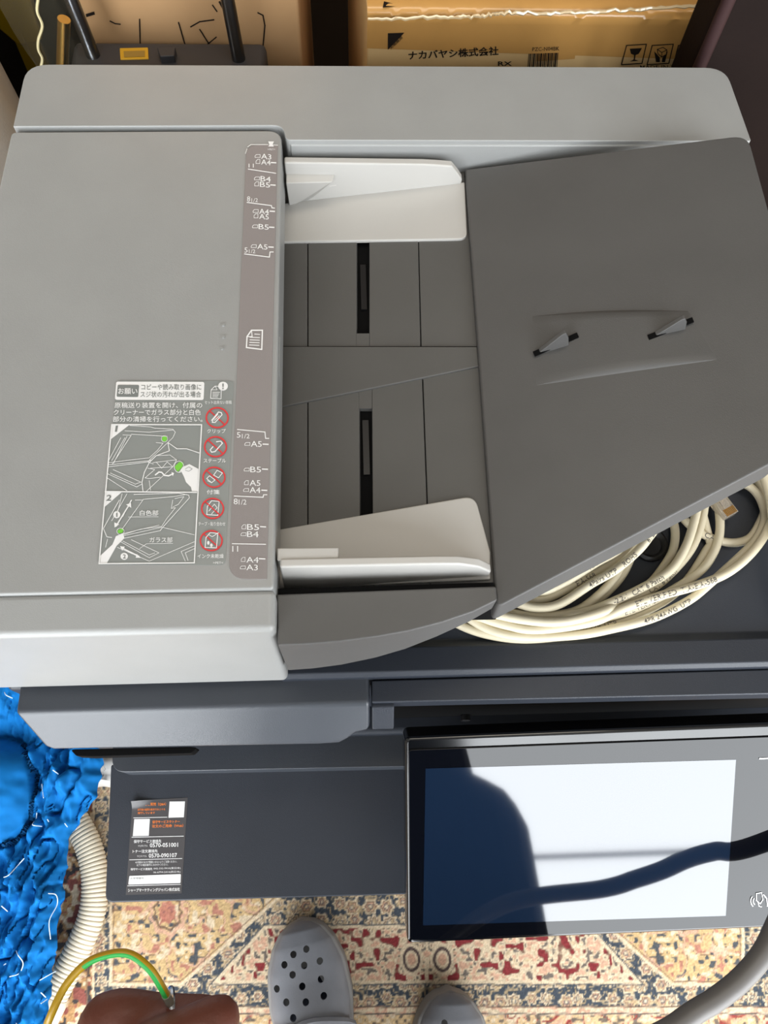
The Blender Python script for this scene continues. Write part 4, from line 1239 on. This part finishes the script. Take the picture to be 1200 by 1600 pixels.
# ================================================================== HOSE
zh = .0215
ctr = catmull([(60, 1205), (92, 1245), (118, 1282), (138, 1322), (147, 1360), (148, 1400), (140, 1440), (122, 1482), (101, 1525), (82, 1562)], 60)
P = np.array([U(x, y, zh) for x, y in ctr]); seg = np.linalg.norm(np.diff(P, axis=0), axis=1); L = np.concatenate([[0], np.cumsum(seg)])
pitch = .0054; nr = int(L[-1] / pitch)
ss = np.arange(0, L[-1], pitch / 8)
P2 = np.stack([np.interp(ss, L, P[:, k]) for k in range(3)], 1)
ph = np.mod(ss / pitch, 1)
rad = .0182 - .0015 * np.clip(np.cos(2 * math.pi * ph), 0, 1) ** 1.5
hs = thing('corrugated_hose', 'cream corrugated vacuum hose curving over the rug beside the blue cloth', 'hose', tuple(P[len(P) // 2] * [1, 1, 0]))
tube('hose_body', P2, rad, M['hose'], hs, 20, angle=70)
A = P[-1]; d = P[-1] - P[-12]; d /= np.linalg.norm(d)
tube('hose_cuff', [A - d * .004, A + d * .002, A + d * .03, A + d * .034], [.0185, .0205, .0212, .0195], M['hose'], hs, 24)

# ================================================================== GREY CORD, bottom right
zq = .66
P = catmull([(.392, .20, .58), (.398, .12, .60), (.37, .05, .63), U(1240, 1385, .645), U(1216, 1440, .655), U(1193, 1488, zq), U(1160, 1528, zq), U(1118, 1562, zq), U(1060, 1600, zq), U(1060, 1600, zq) * 2.6 - U(1160, 1528, zq) * 1.6 + np.array([0, 0, .012]), (.075, -.262, .70)], 14)
gc = tube('grey_cord', P, .0068, M['greycable'], None, 14, base=(.392, .20, .58))
tag(gc, 'thick grey rubber cord passing over the lower right corner of the touch panel', 'cord')

# ================================================================== PERSON (stands behind the camera: hand, legs and clogs show)
ps = thing('person', 'person in dark clothes and grey clogs pinching a green-yellow wire', 'person', (.03, -.30, 0))


def capsule(soup, pts, radii, n=14, per=5):
    P = catmull(pts, per); R = np.interp(np.linspace(0, 1, len(P)), np.linspace(0, 1, len(radii)), radii)
    # round ends
    d0 = P[0] - P[1]; d0 /= np.linalg.norm(d0); d1 = P[-1] - P[-2]; d1 /= np.linalg.norm(d1)
    A = [P[0] + d0 * R[0] * k for k in (.95, .75, .4)]; ra = [R[0] * k for k in (.3, .66, .92)]
    B = [P[-1] + d1 * R[-1] * k for k in (.4, .75, .95)]; rb = [R[-1] * k for k in (.92, .66, .3)]
    soup.add(*tube_vf(np.vstack([A, P, B]), np.concatenate([ra, R, rb]), n, up0=(.13, .9, .3)))


so = Soup()
toe1, toe2 = U(470, 1437, .03), U(701, 1546, .03)
d1 = np.array([-.17, 1, 0]); d1 /= np.linalg.norm(d1); d2 = np.array([.03, 1, 0]); d2 /= np.linalg.norm(d2)
LEN = .268
heel1 = toe1 - d1 * LEN; heel2 = toe2 - d2 * LEN
for heel, d, hip, bend in ((heel1, d1, (-.06, -.36, .88), -1), (heel2, d2, (.12, -.38, .88), 1)):
    ank = heel + d * .055; ank[2] = .085
    kn = np.array([(ank[0] + hip[0]) / 2 + .01 * bend, (ank[1] + hip[1]) / 2 + .045, .47])
    capsule(so, [heel + d * .20 + [0, 0, .005], heel + d * .13 + [0, 0, .018], ank + [0, 0, -.03], ank + [0, -.004, .05]], [.026, .036, .040, .042])
    capsule(so, [ank + [0, -.004, 0], ank * .5 + kn * .5 + [0, -.02, 0], kn, np.array(kn) * .45 + np.array(hip) * .55, hip], [.046, .062, .062, .082, .095], 18)
capsule(so, [(.03, -.38, .86), (.03, -.40, 1.05), (.03, -.41, 1.22), (.03, -.40, 1.34)], [.135, .125, .14, .11], 22)
capsule(so, [(-.14, -.40, 1.33), (.03, -.40, 1.36), (.20, -.40, 1.33)], [.055, .07, .055], 18)
capsule(so, [(.03, -.40, 1.36), (.03, -.37, 1.46)], [.052, .05])
capsule(so, [(.03, -.35, 1.47), (.03, -.33, 1.55), (.03, -.345, 1.60)], [.068, .082, .078], 20)      # head, looking down
capsule(so, [(.03, -.255, 1.545), (.03, -.240, 1.52)], [.010, .013])                                   # nose
capsule(so, [(-.053, -.35, 1.55), (-.055, -.35, 1.52)], [.012, .010]); capsule(so, [(.113, -.35, 1.55), (.115, -.35, 1.52)], [.012, .010])   # ears
# right arm holding the phone up
capsule(so, [(.20, -.40, 1.32), (.30, -.36, 1.16), (.31, -.31, 1.07), (.22, -.22, 1.14), (.13, -.14, 1.21)], [.052, .043, .040, .034, .026])
capsule(so, [(.13, -.14, 1.21), (.10, -.10, 1.24)], [.030, .026])
for k in range(4): capsule(so, [(.105, -.105 + k * .002, 1.255 - k * .020), (.075, -.085, 1.265 - k * .021), (.045, -.085, 1.262 - k * .021)], [.0085, .008, .007])
capsule(so, [(.12, -.12, 1.21), (.085, -.105, 1.185), (.06, -.105, 1.19)], [.011, .010, .008])
# left arm to the pinching hand
zi = .842
PIP, DIP, TIP = U(166, 1594, zi), U(248, 1590, zi + .001), U(322, 1586, zi - .002)
MCP = U(140, 1712, zi - .012)
wr = U(128, 1905, zi + .01)
capsule(so, [(-.14, -.40, 1.32), (-.25, -.39, 1.17), (-.27, -.36, 1.05), tuple(np.array([-.27, -.36, 1.05]) * .5 + wr * .5 + np.array([0, 0, -.01])), tuple(wr)], [.052, .044, .041, .036, .027])
palm = wr * .45 + MCP * .55
capsule(so, [wr, palm + [.004, 0, -.012], MCP + [.004, -.004, -.018]], [.026, .030, .026], 16)
capsule(so, [palm + [.012, 0, -.035], MCP + [.012, -.006, -.05]], [.022, .020], 14)
capsule(so, [MCP, PIP, DIP, TIP], [.0118, .0102, .0092, .0080], 16, 7)                                 # index
capsule(so, [PIP - (PIP - MCP) * .12, PIP, PIP + (DIP - PIP) * .12], [.0100, .0112, .0098], 16)        # its knuckle
for k, ln in ((1, 1.0), (2, .93), (3, .78)):                                                           # middle, ring and little finger curled below
    o_ = np.array([.003 * k, -.004 - .003 * k, -.0195 * k])
    m_ = MCP + o_ + [0, 0, .002]; p_ = MCP + (PIP - MCP) * ln + o_; q_ = p_ + (DIP - PIP) * .95 * ln + [0, -.008, 0]; e_ = q_ + np.array([-.006, -.021, -.001])
    capsule(so, [m_, p_, q_, e_], [.0112, .0100, .0090, .0078], 14, 6)
TB = palm + np.array([.018, .0, .004]); TM = U(224, 1672, zi + .016); TI = U(292, 1624, zi + .018); TT = U(340, 1594, zi + .015)
capsule(so, [TB, TM, TI, TT], [.0165, .0135, .0118, .0096], 16, 7)                                    # thumb laid along the index finger
me = bpy.data.meshes.new('body_src'); me.from_pydata([list(p) for p in so.v], [], so.f); me.update()
ob = bpy.data.objects.new('body_src', me); COL.objects.link(ob)
rm = ob.modifiers.new('r', 'REMESH'); rm.mode = 'VOXEL'; rm.voxel_size = .0031; rm.use_smooth_shade = True
sm = ob.modifiers.new('s', 'SMOOTH'); sm.factor = .5; sm.iterations = 3
dg = bpy.context.evaluated_depsgraph_get()
bod = bpy.data.meshes.new_from_object(ob.evaluated_get(dg)); bpy.data.objects.remove(ob)
bod.name = 'body'
nvb = len(bod.vertices); co = np.empty(nvb * 3); bod.vertices.foreach_get('co', co); co = co.reshape(-1, 3)
pc_ = np.empty(len(bod.polygons) * 3); bod.polygons.foreach_get('center', pc_); pc_ = pc_.reshape(-1, 3)
mi = np.ones(len(pc_), np.int32)
mi[np.linalg.norm(pc_ - (wr * .5 + MCP * .5), axis=1) < .115] = 0
mi[(pc_[:, 2] > 1.43)] = 0
mi[(np.linalg.norm(pc_ - np.array([.08, -.10, 1.23]), axis=1) < .075)] = 0
mi[(pc_[:, 2] > 1.535) & (pc_[:, 1] < -.30 - (pc_[:, 2] - 1.6) * .6 * -1)] = 2
off = np.array(origin(ps)); bod.vertices.foreach_set('co', (co - off).ravel())
bod.materials.clear()
for m_ in (M['skin'], M['cloth'], M['hair']): bod.materials.append(m_)
bod.polygons.foreach_set('material_index', mi); bod.polygons.foreach_set('use_smooth', np.ones(len(mi), bool)); bod.update()
body = bpy.data.objects.new('body', bod); COL.objects.link(body); body.parent = ps
# ring
rc = U(264, 1589, zi); ax = (TIP - DIP) / np.linalg.norm(TIP - DIP)
e1 = np.cross(ax, [0, 0, 1.0]); e1 /= np.linalg.norm(e1); e2 = np.cross(e1, ax)
Pr = [rc + ax * .0015 * math.sin(a) + (e1 * math.cos(a) + e2 * math.sin(a)) * .0101 for a in np.linspace(0, 2 * math.pi, 37)]
tube('finger_ring', Pr, .0012, M['silver'], ps, 8)

# clogs
def clog(toe, d, holes, strap):
    heel = toe - d * LEN; sdv = np.array([d[1], -d[0], 0])
    root = None
    wf = lambda t: np.interp(t, [0, .08, .25, .45, .65, .8, .9, .96, .99, 1.0], [.020, .034, .038, .042, .0505, .0475, .0375, .026, .0145, .004])
    hf = lambda t: np.interp(t, [.38, .5, .65, .8, .9, .96, .99, 1.0], [.070, .066, .053, .040, .032, .024, .014, .006])
    at = lambda t, x, z: heel + d * LEN * t + sdv * x + np.array([0, 0, z])
    # sole
    ts = np.concatenate([np.linspace(0, .85, 24), np.linspace(.88, 1.0, 14)])
    right = [at(t, wf(t) + .004, .026) for t in ts]; left = [at(t, -wf(t) - .004, .026) for t in ts[::-1]]
    ring = right + [at(1.0, 0, .026) + d * .004] + left
    sole = prism('clog', ring, [(p[0], p[1], .001) for p in ring], M['clogrim'], ps, .006, 3)
    # upper
    tu = np.concatenate([np.linspace(.545, .88, 24), np.linspace(.90, 1.0, 16)]); nA = 26; v = []; f = []
    for lay in (1.0, .90):
        for t in tu:
            for k in range(nA + 1):
                a = math.pi * k / nA; ca, sa = math.cos(a), math.sin(a)
                x = wf(t) * lay * math.copysign(abs(ca) ** .75, ca); z = .022 + (hf(t) * lay) * sa ** .8 * (1 - .0 * ca)
                dip = .0
                if t < .46: z = .022 + (z - .022) * 1
                v.append(at(t + .055 * sa ** 2 * max(0, (.75 - t) / .18) * .9, x, z))
    nT = len(tu); o2 = nT * (nA + 1)
    for l in (0, o2):
        for i in range(nT - 1):
            for k in range(nA): f.append([l + i * (nA + 1) + k, l + i * (nA + 1) + k + 1, l + (i + 1) * (nA + 1) + k + 1, l + (i + 1) * (nA + 1) + k])
    bd = [k for k in range(nA + 1)] + [i * (nA + 1) + nA for i in range(1, nT)] + [(nT - 1) * (nA + 1) + k for k in range(nA - 1, -1, -1)] + [i * (nA + 1) for i in range(nT - 2, 0, -1)]
    for i in range(len(bd)):
        a, b = bd[i], bd[(i + 1) % len(bd)]; f.append([a, b, b + o2, a + o2])
    me = bpy.data.meshes.new('u'); me.from_pydata([list(p) for p in v], [], f)
    bm = bmesh.new(); bm.from_mesh(me); bmesh.ops.recalc_face_normals(bm, faces=bm.faces); bm.to_mesh(me); bm.free()
    cs = Soup()
    for (x, y) in holes:
        p = U(x, y, .055)
        cs.add(*tube_vf([(p[0], p[1], .028), (p[0], p[1], .12)], .0041, 12))
    cm = bpy.data.meshes.new('c'); cm.from_pydata([list(p) for p in cs.v], [], cs.f)
    bm = bmesh.new(); bm.from_mesh(cm); bmesh.ops.recalc_face_normals(bm, faces=bm.faces); bm.to_mesh(cm); bm.free()
    a = bpy.data.objects.new('u', me); c_ = bpy.data.objects.new('c', cm); COL.objects.link(a); COL.objects.link(c_)
    bo = a.modifiers.new('b', 'BOOLEAN'); bo.operation = 'DIFFERENCE'; bo.object = c_; bo.solver = 'EXACT'
    dg = bpy.context.evaluated_depsgraph_get(); res = bpy.data.meshes.new_from_object(a.evaluated_get(dg))
    bpy.data.objects.remove(a); bpy.data.objects.remove(c_)
    vv = [tuple(x.co) for x in res.vertices]; fc = [list(p.vertices) for p in res.polygons]
    up = mk('clog_upper', vv, fc, M['clog'], sole, angle=50)
    # dark lining seen through the holes and the opening
    if strap:
        P = catmull([at(.53, .048, .045), at(.57, .036, .075), at(.598, 0, .083), at(.57, -.036, .075), at(.53, -.048, .045), at(.2, -.045, .05), at(.02, -.03, .055), at(-.03, 0, .056), at(.02, .03, .055), at(.2, .045, .05), at(.53, .048, .045)], 8)
        so = Soup(); v, f = tube_vf(P, .0065, 8); so.add(v, f); so.build('clog_strap', M['clog'], sole)
    return sole


H3 = [(232, 248), (288, 225), (193, 293), (280, 293), (347, 275), (230, 333), (353, 350), (160, 397), (273, 380), (366, 418), (205, 447), (290, 443), (237, 508)]
clog(toe1, d1, [(380 + x / 2.857, 1400 + y / 2.857) for x, y in H3], True)
clog(toe2, d2, [(691, 1592), (711, 1599), (680, 1603), (700, 1612), (724, 1612), (690, 1625), (715, 1630)], True)

# ================================================================== EARTH WIRE held in the fingers
zw = .868
P = catmull([U(50, 1680, .80), U(66, 1625, .84), U(78, 1590, zw - .004), U(102, 1541, zw), U(134, 1506, zw + .003), U(170, 1491, zw + .004), U(203, 1491, zw + .003), U(233, 1513, zw), U(252, 1541, zw - .006), U(262, 1560, zw - .014)], 10)
n = 12; v, f = tube_vf(P, .00155, n); fmt = []
for fi in range(len(f)):
    i, k = divmod(fi, n); s_ = i / len(P)
    ph = (k + .5) / n
    fmt.append(1 if (fi < (len(P) - 1) * n and ph < .45 and s_ > .42) else 0)
ew = thing('earth_wire', 'green and yellow striped earth wire arching up from the pinching fingers', 'wire', tuple(P[-1]))
mk('insulation', v, f, [M['wirey'], M['wireg']], ew, fmats=fmt)
d = P[-1] - P[-4]; d /= np.linalg.norm(d)
tube('end_sleeve', [P[-1] - d * .003, P[-1] + d * .004], .0018, M['sleeve'], ew, 12)
tube('bare_end', [P[-1] + d * .004, P[-1] + d * .014], .0011, M['silver'], ew, 8)
